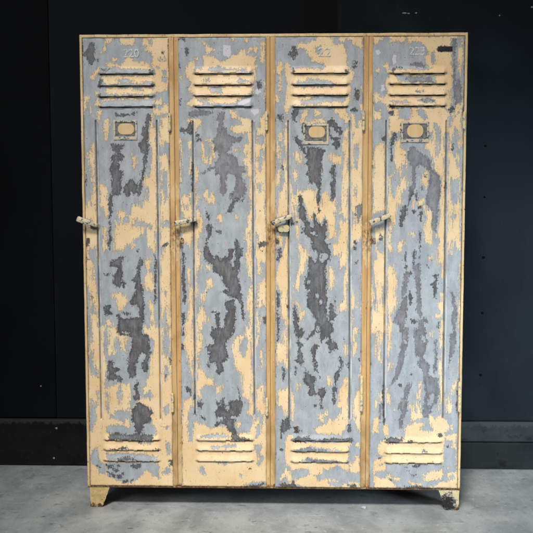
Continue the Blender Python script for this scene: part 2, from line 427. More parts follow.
T4 = """
@ 367 30
c 30,33 90,36 85,60 60,55 50,80 35,75
c 120,33 510,33 510,130 500,250 485,240 490,280 510,300 510,450 500,480 480,470 490,430 460,470 440,440 400,410 110,410 90,400 75,380 60,365 50,400 35,390 40,330 60,340 65,360 85,360 110,340 105,310 100,270 115,250 105,230 95,200 90,190 110,180 115,215 170,210 320,215 350,205 320,180 305,150 330,130 325,100 290,70 260,60 220,75 210,45 190,65 150,60 125,65
c 48,205 68,205 68,228 50,228
g 345,120 355,112 365,170 350,185 342,160
g 450,40 510,45 505,90 485,100 490,220 505,290 500,400 475,390 465,440 435,430 445,380 440,320 455,300 460,220 440,180 455,160 445,90
g 150,240 360,248 365,280 170,275
g 120,380 200,375 230,385 150,392
g 270,375 330,358 370,385 300,388
c 35,390 45,410 75,430 70,470 35,480
c 105,410 410,415 440,440 435,533 110,533 120,490 105,480 130,450
g 165,420 235,410 235,460 225,490 200,480 170,470
g 270,420 290,415 310,440 325,470 300,480 270,450
g 355,500 375,495 385,533 355,533
g 75,470 120,440 115,533 70,533
g 35,380 75,400 70,450 40,430
c 455,480 495,430 500,533 440,533
p 215,250 350,250 350,280 240,282 205,270
p 280,372 330,362 365,382 320,388
d 375,95 390,88 450,92 455,110 400,115 378,112
p 455,50 475,55 470,330 460,330 460,120 445,80
p 465,300 490,265 505,290 500,390 465,400
d 435,425 450,405 470,415 460,440 442,440
w 45,108 62,105 74,120 62,134 48,130
w 140,130 155,135 155,175 140,185 134,160
p 225,190 250,170 285,175 310,200 270,195
d 130,215 150,195 190,200 155,208 138,225
w 75,295 90,290 95,320 75,330
d 120,400 150,402 148,416 118,416
d 115,440 145,436 140,452 118,450
d 180,495 215,500 215,533 180,533
d 300,490 325,500 328,533 305,533
d 510,400 520,420 518,480 508,470
p 260,325 300,322 305,332 265,332
@ 367 130
c 35,120 60,75 85,60 98,120 98,430 30,440
c 110,0 130,0 130,30 112,60
c 155,60 175,50 190,100 210,110 205,160 215,190 200,230 215,290 210,310 190,320 180,390 165,400 150,470 135,533 112,533 112,250 135,240 160,180 140,170 145,110
g 120,260 170,200 175,260 165,300 160,350 140,370 130,330
g 190,190 210,190 200,250 185,250
c 205,160 225,160 215,190
c 310,60 340,70 345,0 365,0 362,60 370,140 385,130 390,0 415,0 415,533 375,533 385,460 385,370 395,270 375,235 350,205 345,150 330,110 310,100
g 365,30 385,10 378,120 365,150
c 285,260 305,240 305,200 320,195 330,240 330,290 305,310 295,290 285,280
c 310,430 340,420 350,470 352,533 305,533
c 240,390 250,370 255,390 242,410
c 270,380 300,370 300,395 275,405
c 300,410 310,400 318,420 305,430
c 435,0 500,0 505,60 485,120 500,150 500,533 425,533 430,150 440,50
g 450,60 470,0 490,10 480,110 465,140 445,120
g 440,260 490,270 490,360 465,400 440,380
g 480,160 500,160 500,210 480,200
g 460,400 470,470 455,520 450,450
d 125,40 150,15 155,45 138,80 135,160 125,170 122,100
p 215,110 245,80 270,110 310,135 340,160 340,200 385,240 395,280 390,340 375,440 370,533 345,520 345,430 315,400 315,350 330,290 330,220 300,190 280,185 260,200 258,280 260,310 240,330 215,400 222,310 240,290 235,190 215,150
d 225,330 240,320 250,340 265,330 268,380 255,350 240,345 225,400 216,405
d 195,395 210,400 212,450 195,490 180,520 168,500 178,440
d 240,430 258,428 255,445 243,445
d 270,410 288,405 290,420 272,420
d 280,440 295,430 290,490 280,480
d 75,35 95,32 98,55 85,60 75,50
d 305,238 318,238 316,252 306,252
d 415,270 422,280 422,310 413,312
p 285,295 300,300 298,320 285,315
d 180,0 195,0 195,45 182,55
d 300,5 320,0 328,30 310,70 290,50 300,30
d 255,40 275,40 272,52 255,52
d 455,75 463,75 460,105 452,108
@ 367 230
c 35,0 98,0 98,533 25,533 30,300 32,180 60,130 45,80
g 45,80 90,40 95,110 60,130 
g 75,300 95,280 95,400 80,390
g 30,230 45,240 45,430 30,420
c 110,200 135,190 155,250 165,290 150,350 160,390 140,440 125,460 130,500 112,533 105,533
c 110,0 130,0 125,110 110,120
c 165,65 190,55 195,75 180,120 165,125
c 300,0 345,0 350,70 335,90 310,60
c 365,30 385,0 412,0 412,250 400,240 390,180 370,170 375,100 385,60
c 330,145 350,140 350,155 335,155
c 355,465 390,440 370,400 395,380 395,340 412,330 412,440 390,470
c 225,15 240,5 255,35 240,35
c 392,480 412,480 410,533 395,533
c 425,0 495,0 495,110 475,100 460,50 440,150 425,140
c 490,180 500,180 498,533 488,533
g 460,100 485,90 490,170 450,160
d 235,115 255,105 258,130 250,180 240,175 245,140
p 195,235 215,215 240,235 220,260 215,300 200,350 215,370 215,440 200,500 195,533 175,533 170,505 140,490 160,430 180,390 190,370 180,320 190,290
p 245,190 285,185 285,340 290,460 285,480 260,420 265,340 255,280 250,250
d 205,220 240,225 240,245 222,240 205,250
d 200,350 220,345 230,330 240,350 250,360 230,375 215,355 205,360
d 220,385 235,383 230,398
d 345,240 375,235 380,260 368,300 365,360 355,360 352,310 342,285 365,265
d 320,182 330,192 326,204 318,198
p 280,480 310,460 320,490 300,500 305,533 250,533 275,510
d 235,475 255,472 265,490 250,500 238,490
p 445,320 465,350 480,440 475,520 460,533 450,500 455,420
d 70,15 82,30 80,55 68,50
d 280,10 285,15 280,180 274,180
d 15,30 35,35 30,75 15,70
d 202,120 208,120 208,200 202,200
d 376,480 384,490 380,520 374,510
@ 367 330
c 50,0 75,0 78,60 70,130 75,170 60,160 45,110
c 110,0 125,0 125,60 130,90 115,110 120,140 108,160
c 110,180 130,160 130,200 115,210
c 100,310 120,340 115,390 100,380
c 75,330 80,370 65,400 35,420 50,390 60,350
c 35,470 60,460 60,533 30,533
c 85,500 110,500 115,533 90,533
c 135,420 155,420 150,435 138,435
c 335,10 345,5 350,35 335,40
c 388,0 405,0 405,80 390,90
c 385,120 400,130 405,380 385,430 375,420 390,360 395,300 385,200
c 270,285 290,275 290,310 272,310
c 262,335 282,320 285,370 265,370
c 260,385 280,380 285,440 310,460 250,480 235,450 230,400 240,405 245,440 265,440
c 320,440 360,470 390,450 420,480 450,510 420,533 380,533 330,490
c 200,515 260,490 300,500 270,533 195,533
c 490,120 500,120 498,533 485,480
c 440,340 460,290 480,260 475,300 450,360 450,430 430,450 425,400
p 180,0 220,0 220,50 205,120 195,160 180,220 160,260 130,290 140,250 165,170 160,150 175,120 185,60
h 200,55 210,55 210,70 200,70
p 250,0 310,0 315,40 325,60 310,120 300,140 310,170 335,190 330,220 325,240 375,255 385,320 370,390 345,410 345,440 330,430 325,470 300,465 290,440 300,410 305,360 310,330 300,230 280,200 265,170 285,155 260,130 250,60
h 285,30 300,25 310,60 300,65
h 330,350 355,335 355,370 340,410 325,410
d 330,325 365,322 362,332 330,332
p 355,60 375,40 370,130 375,170 360,240 350,230 358,150
p 220,275 235,290 230,320 215,350 215,430 190,480 190,520 172,520 170,480 185,430 165,420 165,400 185,370 195,345 205,300
d 165,285 185,290 182,300 170,298
d 228,230 240,232 235,240
p 440,30 470,0 475,60 450,150 435,210 440,120
d 475,320 485,330 490,440 478,440
d 485,255 493,255 490,300 485,300
d 80,280 92,300 90,460 82,455 
p 68,400 76,400 74,500 68,500
d 330,400 345,405 340,440 332,432
@ 367 400
c 85,130 105,120 110,160 115,185 95,180
c 75,215 95,200 200,200 195,150 215,140 250,150 310,165 400,160 420,180 410,210 410,340 100,340 60,350 35,345 40,320 90,300 60,290 55,240 70,235
c 235,130 290,120 300,135 215,145
c 330,120 390,115 450,150 400,165 345,150
c 420,195 450,180 475,180 470,230 475,260 455,250 455,220 425,215
c 35,345 65,350 100,345 100,360 90,380 50,380 40,400 60,410 100,420 110,395 125,400 120,425 165,470 110,472 35,470 40,430 30,400
c 130,415 175,415 170,425 135,430
c 225,430 290,450 285,460 230,450
c 290,395 320,400 330,380 400,370 410,395 390,420 330,430 315,435 290,425 310,415
c 420,390 460,380 480,400 490,350 470,345 430,360 490,330 490,470 440,470 330,470 310,450 350,460 380,440 440,430
g 440,400 465,400 460,425 440,425
c 470,400 498,96 498,485 470,470
c 240,50 250,40 250,110 235,105
d 95,205 120,195 175,205 190,190 185,220 150,230 105,225
d 215,213 245,212 240,225 220,224
d 235,398 260,395 255,408 238,410
d 240,350 280,345 270,358 250,360
d 210,372 222,372 222,382 212,382
d 375,182 400,180 405,195 380,192
p 290,262 310,262 318,278 292,274
d 62,305 75,302 75,318 62,315
d 190,358 220,352 215,364
d 120,420 130,422 126,432
d 180,470 260,455 330,465 400,470 330,478 190,480
d 195,455 205,452 206,466 198,466
d 95,98 88,96 86,130 90,130
d 420,245 435,242 430,258
"""
import bpy, bmesh, math, random
import numpy as np
from mathutils import Vector, Matrix, Euler

random.seed(7)
rng = np.random.default_rng(7)
scene = bpy.context.scene
COL = scene.collection

# ------------------------------------------------------------------ camera
CAM_LOC = Vector((0.0873, -3.5170, 1.2441))
CAM_ROT = Euler((1.4806, 0.0011, 0.0311), 'XYZ')
FPX = 950.0                                   # focal length in pixels of the 533 px photograph
cam_d = bpy.data.cameras.new('camera')
cam = bpy.data.objects.new('camera', cam_d)
COL.objects.link(cam)
cam.location = CAM_LOC
cam.rotation_euler = CAM_ROT
cam_d.sensor_width = 36.0
cam_d.lens = 36.0 * FPX / 533.0
cam_d.clip_end = 100
scene.camera = cam
RM = CAM_ROT.to_matrix()

def on_plane(px, py, y=0.0):
    """world point on the vertical plane at depth y that the photo shows at pixel px, py (533 px)"""
    d = RM @ Vector(((px - 266.5) / FPX, (266.5 - py) / FPX, -1.0))
    t = (y - CAM_LOC.y) / d.y
    return CAM_LOC + d * t

def zx(px, py):
    p = on_plane(px, py)
    return p.x, p.z

def on_floor(px, py):
    d = RM @ Vector(((px - 266.5) / FPX, (266.5 - py) / FPX, -1.0))
    return CAM_LOC + d * (-CAM_LOC.z / d.z)

W, ZB, HB = 1.4149, 0.0771, 1.70
XL, XR, ZT = -W / 2, W / 2, 0.0771 + 1.70
DEPTH = 0.47
WALL_Y = 0.535

# ------------------------------------------------------------------ helpers
def link(name, me, mat=None, parent=None):
    o = bpy.data.objects.new(name, me)
    COL.objects.link(o)
    if mat is not None:
        me.materials.append(mat)
    if parent is not None:
        o.parent = parent
    return o

def bm_obj(name, bm, mat=None, parent=None, smooth=False):
    me = bpy.data.meshes.new(name)
    bmesh.ops.recalc_face_normals(bm, faces=bm.faces[:])
    bm.to_mesh(me)
    bm.free()
    if smooth:
        for p in me.polygons:
            p.use_smooth = True
    return link(name, me, mat, parent)

def add_box(bm, x0, x1, y0, y1, z0, z1, bev=0.0, seg=2):
    r = bmesh.ops.create_cube(bm, size=1.0)
    vs = r['verts']
    for v in vs:
        v.co = Vector(((x0 + x1) / 2 + v.co.x * (x1 - x0), (y0 + y1) / 2 + v.co.y * (y1 - y0), (z0 + z1) / 2 + v.co.z * (z1 - z0)))
    if bev > 0:
        es = list({e for v in vs for e in v.link_edges})
        bmesh.ops.bevel(bm, geom=es, offset=bev, segments=seg, profile=0.6, affect='EDGES', clamp_overlap=True)

def add_cyl(bm, p0, p1, r, seg=16, bev=0.0):
    p0, p1 = Vector(p0), Vector(p1)
    d = p1 - p0
    m = Matrix.Translation((p0 + p1) / 2) @ d.to_track_quat('Z', 'Y').to_matrix().to_4x4()
    res = bmesh.ops.create_cone(bm, cap_ends=True, segments=seg, radius1=r, radius2=r, depth=d.length, matrix=m)
    if bev > 0:
        es = [e for e in {e for v in res['verts'] for e in v.link_edges} if len(e.link_faces) == 2 and any(len(f.verts) > 4 for f in e.link_faces)]
        bmesh.ops.bevel(bm, geom=es, offset=bev, segments=2, profile=0.6, affect='EDGES')

def add_prism(bm, pts, y0, y1):
    """polygon in x, z pushed from depth y0 to y1"""
    a = [bm.verts.new((x, y0, z)) for x, z in pts]
    b = [bm.verts.new((x, y1, z)) for x, z in pts]
    n = len(pts)
    bm.faces.new(a)
    bm.faces.new(b[::-1])
    for i in range(n):
        bm.faces.new((a[i], b[i], b[(i + 1) % n], a[(i + 1) % n]))

from mathutils import noise as mnoise
def knock(bm, amp, minlen=0.25, cuts=70, fq=14.0):
    """small dents and bends along the long folded edges"""
    es = [e for e in bm.edges if e.calc_length() > minlen and abs(e.verts[0].co.y - e.verts[1].co.y) < 0.05]
    bmesh.ops.subdivide_edges(bm, edges=es, cuts=cuts, use_grid_fill=True)
    for v in bm.verts:
        v.co += mnoise.noise_vector(v.co * fq) * amp + mnoise.noise_vector(v.co * fq * 5) * amp * 0.5

# ------------------------------------------------------------------ node helper
class NT:
    def __init__(self, name):
        self.m = bpy.data.materials.new(name)
        self.m.use_nodes = True
        self.t = self.m.node_tree
        self.t.nodes.clear()
        self.out = self.t.nodes.new('ShaderNodeOutputMaterial')
        self.co = self.t.nodes.new('ShaderNodeTexCoord').outputs['Object']
    def n(self, typ, **kw):
        nd = self.t.nodes.new(typ)
        for k, v in kw.items():
            setattr(nd, k, v)
        return nd
    def put(self, sock, v):
        if isinstance(v, bpy.types.NodeSocket):
            self.t.links.new(v, sock)
        elif isinstance(v, (tuple, list)) and len(v) == 3 and sock.type == 'RGBA':
            sock.default_value = (*v, 1)
        else:
            sock.default_value = v
    def math(self, op, a, b=0.0, c=None, clamp=False):
        nd = self.n('ShaderNodeMath', operation=op, use_clamp=clamp)
        self.put(nd.inputs[0], a); self.put(nd.inputs[1], b)
        if c is not None:
            self.put(nd.inputs[2], c)
        return nd.outputs[0]
    def mapr(self, v, a, b, c=0.0, d=1.0, smooth=True):
        nd = self.n('ShaderNodeMapRange')
        nd.interpolation_type = 'SMOOTHSTEP' if smooth else 'LINEAR'
        nd.clamp = True
        for i, x in enumerate((v, a, b, c, d)):
            self.put(nd.inputs[i], x)
        return nd.outputs[0]
    def mix(self, f, a, b, mode='MIX'):
        nd = self.n('ShaderNodeMix', data_type='RGBA', blend_type=mode)
        nd.clamp_factor = True
        self.put(nd.inputs[0], f); self.put(nd.inputs[6], a); self.put(nd.inputs[7], b)
        return nd.outputs[2]
    def noise(self, scale, sx=1, sy=1, sz=1, detail=4, rough=0.55, off=(0, 0, 0), dist=0.0):
        mp = self.n('ShaderNodeMapping')
        self.put(mp.inputs['Vector'], self.co)
        mp.inputs['Scale'].default_value = (sx, sy, sz)
        mp.inputs['Location'].default_value = off
        nd = self.n('ShaderNodeTexNoise')
        self.put(nd.inputs['Vector'], mp.outputs[0])
        nd.inputs['Scale'].default_value = scale
        nd.inputs['Detail'].default_value = detail
        nd.inputs['Roughness'].default_value = rough
        nd.inputs['Distortion'].default_value = dist
        return nd.outputs['Fac']
    def voro(self, scale, sx=1, sy=1, sz=1, off=(0, 0, 0), feature='F1'):
        mp = self.n('ShaderNodeMapping')
        self.put(mp.inputs['Vector'], self.co)
        mp.inputs['Scale'].default_value = (sx, sy, sz)
        mp.inputs['Location'].default_value = off
        nd = self.n('ShaderNodeTexVoronoi', feature=feature)
        self.put(nd.inputs['Vector'], mp.outputs[0])
        nd.inputs['Scale'].default_value = scale
        return nd
    def attr(self, name):
        return self.n('ShaderNodeAttribute', attribute_name=name).outputs['Fac']
    def sep(self):
        nd = self.n('ShaderNodeSeparateXYZ')
        self.put(nd.inputs[0], self.co)
        return nd.outputs
    def bump(self, h, strength, dist):
        nd = self.n('ShaderNodeBump')
        nd.inputs['Strength'].default_value = strength
        nd.inputs['Distance'].default_value = dist
        self.put(nd.inputs['Height'], h)
        return nd.outputs[0]
    def bsdf(self, col, rough=0.5, metal=0.0, spec=0.5, normal=None):
        b = self.n('ShaderNodeBsdfPrincipled')
        self.put(b.inputs['Base Color'], col)
        self.put(b.inputs['Roughness'], rough)
        self.put(b.inputs['Metallic'], metal)
        self.put(b.inputs['Specular IOR Level'], spec)
        if normal is not None:
            self.put(b.inputs['Normal'], normal)
        self.t.links.new(b.outputs[0], self.out.inputs[0])
        return b

CREAM_A, CREAM_B, CREAM_C = (0.715, 0.495, 0.265), (0.755, 0.58, 0.355), (0.62, 0.405, 0.195)
GREY_A, GREY_B = (0.300, 0.322, 0.342), (0.400, 0.42, 0.436)

def paint_colours(t):
    """cream top coat, old blue grey coat underneath: colours with their own mottling"""
    n_big = t.noise(7, detail=3)
    n_mid = t.noise(45, sz=0.35, detail=5, off=(3, 1, 2))
    n_fine = t.noise(420, detail=3, off=(1, 5, 2))
    cream = t.mix(t.mapr(n_big, 0.35, 0.65), CREAM_A, CREAM_B)
    cream = t.mix(t.mapr(n_mid, 0.52, 0.78, 0, 0.65), cream, CREAM_C)
    cream = t.mix(t.mapr(n_fine, 0.35, 0.75, 0, 0.28), cream, (0.80, 0.66, 0.42))
    g1 = t.noise(38, sz=0.4, detail=6, rough=0.65, off=(7, 2, 9))
    grey = t.mix(t.mapr(g1, 0.34, 0.68), GREY_A, GREY_B)
    g2 = t.noise(150, sz=0.25, detail=4, off=(2, 2, 2))
    grey = t.mix(t.mapr(g2, 0.55, 0.8, 0, 0.45), grey, (0.44, 0.48, 0.51))
    grey = t.mix(t.mapr(n_fine, 0.5, 0.8, 0, 0.25), grey, (0.22, 0.25, 0.28))
    return cream, grey

# ------------------------------------------------------------------ door paint: worn coats, shapes carried on the mesh
def make_door_mat():
    t = NT('worn_door_paint')
    cream, grey = paint_colours(t)
    n1 = t.noise(62, sz=0.5, detail=5, rough=0.62, off=(4, 4, 4))
    n2 = t.noise(240, sz=0.55, detail=3, rough=0.6, off=(9, 1, 3))
    n3 = t.noise(120, sz=0.16, detail=4, rough=0.6, off=(2, 8, 1))          # scraped streaks
    wob = t.math('ADD', t.math('MULTIPLY', t.math('SUBTRACT', n1, 0.5), 6.0), t.math('MULTIPLY', t.math('SUBTRACT', n2, 0.5), 8.5))
    n4 = t.noise(270, sz=0.09, detail=3, rough=0.6, off=(6, 2, 5))
    n5 = t.noise(520, sz=0.6, detail=2, rough=0.6, off=(6, 2, 15))
    streak = t.math('MULTIPLY', t.math('SUBTRACT', n3, 0.5), 10.0)
    streak = t.math('ADD', streak, t.math('MULTIPLY', t.math('SUBTRACT', n4, 0.5), 12.0))
    streak = t.math('ADD', streak, t.math('MULTIPLY', t.math('SUBTRACT', n5, 0.5), 6.0))
    zz = t.sep()['Z']
    zone = t.math('MULTIPLY', t.mapr(zz, 1.50, 1.30, 0.42, 1.0), t.mapr(zz, 0.30, 0.45, 0.5, 1.0))   # scraped up and down most within arm's reach
    streak = t.math('MULTIPLY', streak, zone)
    cs = t.math('ADD', t.attr('cream'), t.math('ADD', wob, streak))
    cmask = t.mapr(cs, -0.65, 0.65)
    # small flakes of either coat left behind or knocked off
    v1 = t.noise(130, sz=0.6, detail=4, rough=0.7, off=(11, 3, 6))
    cmask = t.math('MAXIMUM', cmask, t.mapr(v1, 0.675, 0.70))
    cmask = t.math('MULTIPLY', cmask, t.mapr(v1, 0.30, 0.33))
    step = t.mapr(cs, -1.3, -0.3, 0.0, 0.32)
    grey = t.mix(step, grey, (0.16, 0.155, 0.15))             # edge shade painted along the broken top coat to give it thickness
    col = t.mix(cmask, grey, cream)
    # pale pearly patches
    ws = t.math('ADD', t.attr('white'), t.math('MULTIPLY', t.math('SUBTRACT', n2, 0.5), 3.0))
    wmask = t.mapr(ws, -0.3, 0.3)
    col = t.mix(wmask, col, (0.56, 0.55, 0.60))
    # bare dark metal and primer
    d1 = t.noise(90, sz=0.7, detail=5, rough=0.65, off=(6, 6, 1))
    ds = t.math('ADD', t.attr('dark'), t.math('ADD', t.math('MULTIPLY', t.math('SUBTRACT', d1, 0.5), 7.5), t.math('ADD', t.math('MULTIPLY', t.math('SUBTRACT', n2, 0.5), 7.0), t.math('MULTIPLY', t.math('SUBTRACT', n4, 0.5), 4.0))))
    dmask = t.mapr(ds, -0.45, 0.5)
    dcol = t.mix(t.mapr(t.noise(55, sz=0.4, detail=5, off=(1, 9, 4)), 0.35, 0.7), (0.092, 0.093, 0.096), (0.172, 0.172, 0.178))
    pcol = t.mix(t.mapr(t.noise(60, sz=0.4, detail=5, off=(5, 9, 4)), 0.35, 0.7), (0.185, 0.186, 0.20), (0.265, 0.265, 0.28))
    dcol = t.mix(t.attr('tone'), dcol, pcol)
    edge = t.mapr(ds, 0.3, 3.2, 0.85, 0.0)
    edge = t.math('MULTIPLY', edge, t.math('SUBTRACT', 1.0, t.math('MULTIPLY', t.attr('tone'), 0.6)))
    dcol = t.mix(edge, dcol, (0.05, 0.05, 0.052))
    dn = t.noise(170, sz=0.22, detail=4, rough=0.65, off=(12, 3, 8))
    dcol = t.mix(t.mapr(dn, 0.52, 0.72, 0, 0.5), dcol, (0.235, 0.24, 0.25))
    dcol = t.mix(t.mapr(dn, 0.46, 0.30, 0, 0.5), dcol, (0.06, 0.058, 0.058))
    dcol = t.mix(t.mapr(t.noise(330, sz=0.7, detail=3, off=(2, 3, 8)), 0.6, 0.72, 0, 0.35), dcol, (0.24, 0.25, 0.27))
    dcol = t.mix(t.mapr(t.noise(26, detail=5, rough=0.65, off=(8, 13, 2)), 0.50, 0.66, 0, 0.45), dcol, (0.125, 0.095, 0.07))
    col = t.mix(dmask, col, dcol)
    # pits and rust pinholes
    pit = t.noise(210, detail=2, rough=0.5, off=(20, 3, 14))
    pmask = t.mapr(pit, 0.705, 0.72)
    col = t.mix(pmask, col, (0.045, 0.038, 0.032))
    pit2 = t.noise(85, sz=0.7, detail=4, rough=0.7, off=(30, 3, 4))
    col = t.mix(t.mapr(pit2, 0.69, 0.705), col, (0.085, 0.08, 0.078))
    # highlight painted pale along the pressed ribs and louver lips
    rd = t.math('MULTIPLY', t.attr('ridge_glint'), t.mapr(t.noise(24, sz=0.5, detail=5, rough=0.65, off=(3, 3, 3)), 0.36, 0.56))
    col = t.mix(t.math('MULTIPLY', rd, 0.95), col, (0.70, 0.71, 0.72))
    gd = t.math('MULTIPLY', t.attr('crease'), t.mapr(t.noise(30, sz=0.4, detail=4, off=(5, 3, 3)), 0.30, 0.5))  # groove shade painted dark, together with the grime of the slit ends
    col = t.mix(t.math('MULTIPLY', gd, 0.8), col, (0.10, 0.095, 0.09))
    scr = t.noise(430, sz=0.018, detail=2, off=(12, 30, 8))
    col = t.mix(t.mapr(scr, 0.70, 0.74, 0, 0.4), col, (0.58, 0.58, 0.57))
    scr2 = t.noise(390, sz=0.03, detail=2, off=(42, 30, 18))
    col = t.mix(t.mapr(scr2, 0.71, 0.75, 0, 0.55), col, (0.13, 0.125, 0.12))
    # brown dirt settled towards the folded edges
    dirt = t.math('MULTIPLY', t.attr('rim'), t.mapr(t.noise(40, sz=0.3, detail=5, off=(8, 0, 3)), 0.38, 0.62))
    col = t.mix(t.math('MULTIPLY', dirt, 0.65), col, (0.16, 0.095, 0.045))
    chip = t.math('MULTIPLY', t.attr('rim'), t.mapr(t.noise(95, sz=0.5, detail=4, rough=0.65, off=(18, 0, 3)), 0.60, 0.63))
    col = t.mix(chip, col, (0.045, 0.042, 0.042))
    h = t.math('ADD', t.math('MULTIPLY', cmask, 0.6), t.math('MULTIPLY', dmask, -0.5))
    h = t.math('ADD', h, t.math('MULTIPLY', n2, 0.35))
    h = t.math('ADD', h, t.math('MULTIPLY', t.noise(600, detail=2), 0.2))
    nor = t.bump(h, 0.8, 0.0014)
    r = t.mix(dmask, (0.48, 0.48, 0.48), (0.42, 0.42, 0.42))
    r = t.math('ADD', r, t.math('MULTIPLY', t.math('SUBTRACT', n1, 0.5), 0.3))
    t.bsdf(col, rough=r, spec=0.4, normal=nor)
    return t.m

def make_body_mat(name, cols, rust_z=None, chips=0.66, grime=False):
    """brown ochre frame paint, handled and grimy, in vertical streaks"""
    t = NT(name)
    n1 = t.noise(60, sz=0.06, detail=5, off=(1, 1, 1))
    n2 = t.noise(14, sz=0.5, detail=5, off=(4, 1, 1))
    n3 = t.noise(110, sz=0.5, detail=6, rough=0.72, off=(4, 7, 1))
    col = t.mix(t.mapr(n1, 0.33, 0.67), cols[0], cols[1])
    col = t.mix(t.mapr(n2, 0.48, 0.72, 0, 0.7), col, cols[2])
    col = t.mix(t.mapr(n3, chips - 0.06, chips - 0.03, 0, 0.6), col, (0.12, 0.075, 0.04))
    col = t.mix(t.mapr(n3, chips, chips + 0.02), col, (0.04, 0.036, 0.034))
    if rust_z:
        z = t.sep()['Z']
        zz = t.math('ADD', z, t.math('MULTIPLY', t.math('SUBTRACT', n3, 0.5), 0.05))
        col = t.mix(t.mapr(zz, rust_z, rust_z + 0.012, 1, 0), col, (0.10, 0.045, 0.02))
    if grime:
        nb = t.noise(16, sz=0.3, detail=5, rough=0.65, off=(14, 1, 11))
        col = t.mix(t.mapr(nb, 0.54, 0.60, 0, 0.65), col, (0.68, 0.49, 0.265))          # the cream coat still clinging in places
    if grime:                                     # hands have blackened the uprights round the latches
        z = t.sep()['Z']
        dz = t.math('ABSOLUTE', t.math('SUBTRACT', z, zx(178, 238)[1]))
        g = t.math('MULTIPLY', t.mapr(dz, 0.015, 0.10, 1, 0), t.mapr(n3, 0.42, 0.62))
        col = t.mix(t.math('MULTIPLY', g, 0.8), col, (0.10, 0.055, 0.028))
        g2 = t.math('MULTIPLY', t.mapr(z, 0.55, 0.25), t.mapr(n2, 0.40, 0.62))
        col = t.mix(t.math('MULTIPLY', g2, 0.55), col, (0.27, 0.16, 0.06))
    nor = t.bump(t.math('ADD', n3, t.math('MULTIPLY', n1, 0.5)), 0.4, 0.001)
    t.bsdf(col, rough=t.mapr(n2, 0.3, 0.7, 0.4, 0.6), spec=0.4, normal=nor)
    return t.m

M_DOOR = make_door_mat()
M_BODY = make_body_mat('ochre_frame_paint', ((0.60, 0.42, 0.215), (0.70, 0.53, 0.30), (0.48, 0.31, 0.15)), rust_z=0.080, chips=0.645)
M_POST = make_body_mat('brown_ochre_post_paint', ((0.47, 0.275, 0.11), (0.60, 0.385, 0.17), (0.38, 0.21, 0.08)), rust_z=0.085, grime=True, chips=0.68)

def make_hardware_mat(name, c0, c1, wear):
    """lever, hinge and label frame: cream left in the hollows, dark metal on the edges"""
    t = NT(name)
    n1 = t.noise(85, detail=5, rough=0.6, off=(1, 3, 1))
    n2 = t.noise(260, detail=3, off=(3, 3, 1))
    col = t.mix(t.mapr(n2, 0.35, 0.65), c0, c1)
    col = t.mix(t.mapr(n1, 0.50, 0.54, 0, 0.8), col, (0.36, 0.38, 0.40))
    col = t.mix(t.mapr(n1, wear, wear + 0.025), col, (0.06, 0.056, 0.054))
    t.bsdf(col, rough=0.45, spec=0.5, normal=t.bump(n1, 0.4, 0.001))
    return t.m

M_LEVER = make_hardware_mat('worn_lever_paint', (0.52, 0.41, 0.22), (0.64, 0.53, 0.33), 0.545)
M_LEVER_W = make_hardware_mat('rusted_lever_paint', (0.40, 0.28, 0.13), (0.30, 0.19, 0.09), 0.47)
M_LUG = make_hardware_mat('grimy_lug_paint', (0.50, 0.42, 0.22), (0.58, 0.47, 0.26), 0.58)
M_HINGE = make_hardware_mat('hinge_paint', (0.66, 0.48, 0.22), (0.74, 0.58, 0.31), 0.60)
M_LABEL = make_hardware_mat('label_frame_paint', (0.64, 0.48, 0.26), (0.44, 0.42, 0.38), 0.57)
M_OVAL = make_body_mat('label_slot_paint', ((0.60, 0.42, 0.21), (0.66, 0.47, 0.25), (0.55, 0.37, 0.17)), chips=0.76)

def simple_mat(name, col, rough=0.5, metal=0.0, spec=0.5, var=0.3, sc=60):
    t = NT(name)
    n = t.noise(sc, detail=5)
    dark = tuple(c * (1 - var) for c in col)
    lite = tuple(min(1, c * (1 + var)) for c in col)
    t.bsdf(t.mix(t.mapr(n, 0.3, 0.7), dark, lite), rough=rough, metal=metal, spec=spec)
    return t.m

M_BLACK = simple_mat('black_metal', (0.018, 0.018, 0.02), 0.4)
M_RECESS = simple_mat('dark_bare_recess', (0.13, 0.128, 0.125), 0.5, var=0.5, sc=150)
M_RUST = simple_mat('rusty_latch', (0.10, 0.06, 0.035), 0.7, var=0.6, sc=200)
M_INNER = simple_mat('inside_paint', (0.10, 0.09, 0.07), 0.8)

# ------------------------------------------------------------------ the traced wear on each door
def parse(txt):
    polys, ox, oy = [], 0, 0
    for ln in txt.strip().splitlines():
        f = ln.split()
        if f[0] == '@':
            ox, oy = float(f[1]), float(f[2])
            continue
        k = f[0]
        pts = []
        for s in f[1:]:
            a, b = (float(q) for q in s.split(','))
            b = b - 14 if b <= 1 else (b + 14 if b >= 531 else b)      # carry a shape past the seam of two traced fields
            p = on_plane(ox + float(a) / 5.33, oy + float(b) / 5.33)
            pts.append((p.x, p.z))
        polys.append((k, np.array(pts)))
    return polys

PX = 0.00372                                    # metres on the door front per photo pixel
def poly_sdf(poly, X, Z):
    n = len(poly)
    d2 = np.full(X.shape, 1e9)
    inside = np.zeros(X.shape, bool)
    for i in range(n):
        ax, az = poly[i]
        bx, bz = poly[(i + 1) % n]
        ex, ez = bx - ax, bz - az
        L = ex * ex + ez * ez + 1e-12
        tt = np.clip(((X - ax) * ex + (Z - az) * ez) / L, 0, 1)
        d2 = np.minimum(d2, (X - ax - tt * ex) ** 2 + (Z - az - tt * ez) ** 2)
        cond = (az > Z) != (bz > Z)
        xi = ax + (Z - az) * ex / (ez if abs(ez) > 1e-12 else 1e-12)
        inside ^= cond & (X < xi)
    d = np.sqrt(d2)
    return np.where(inside, d, -d) / PX

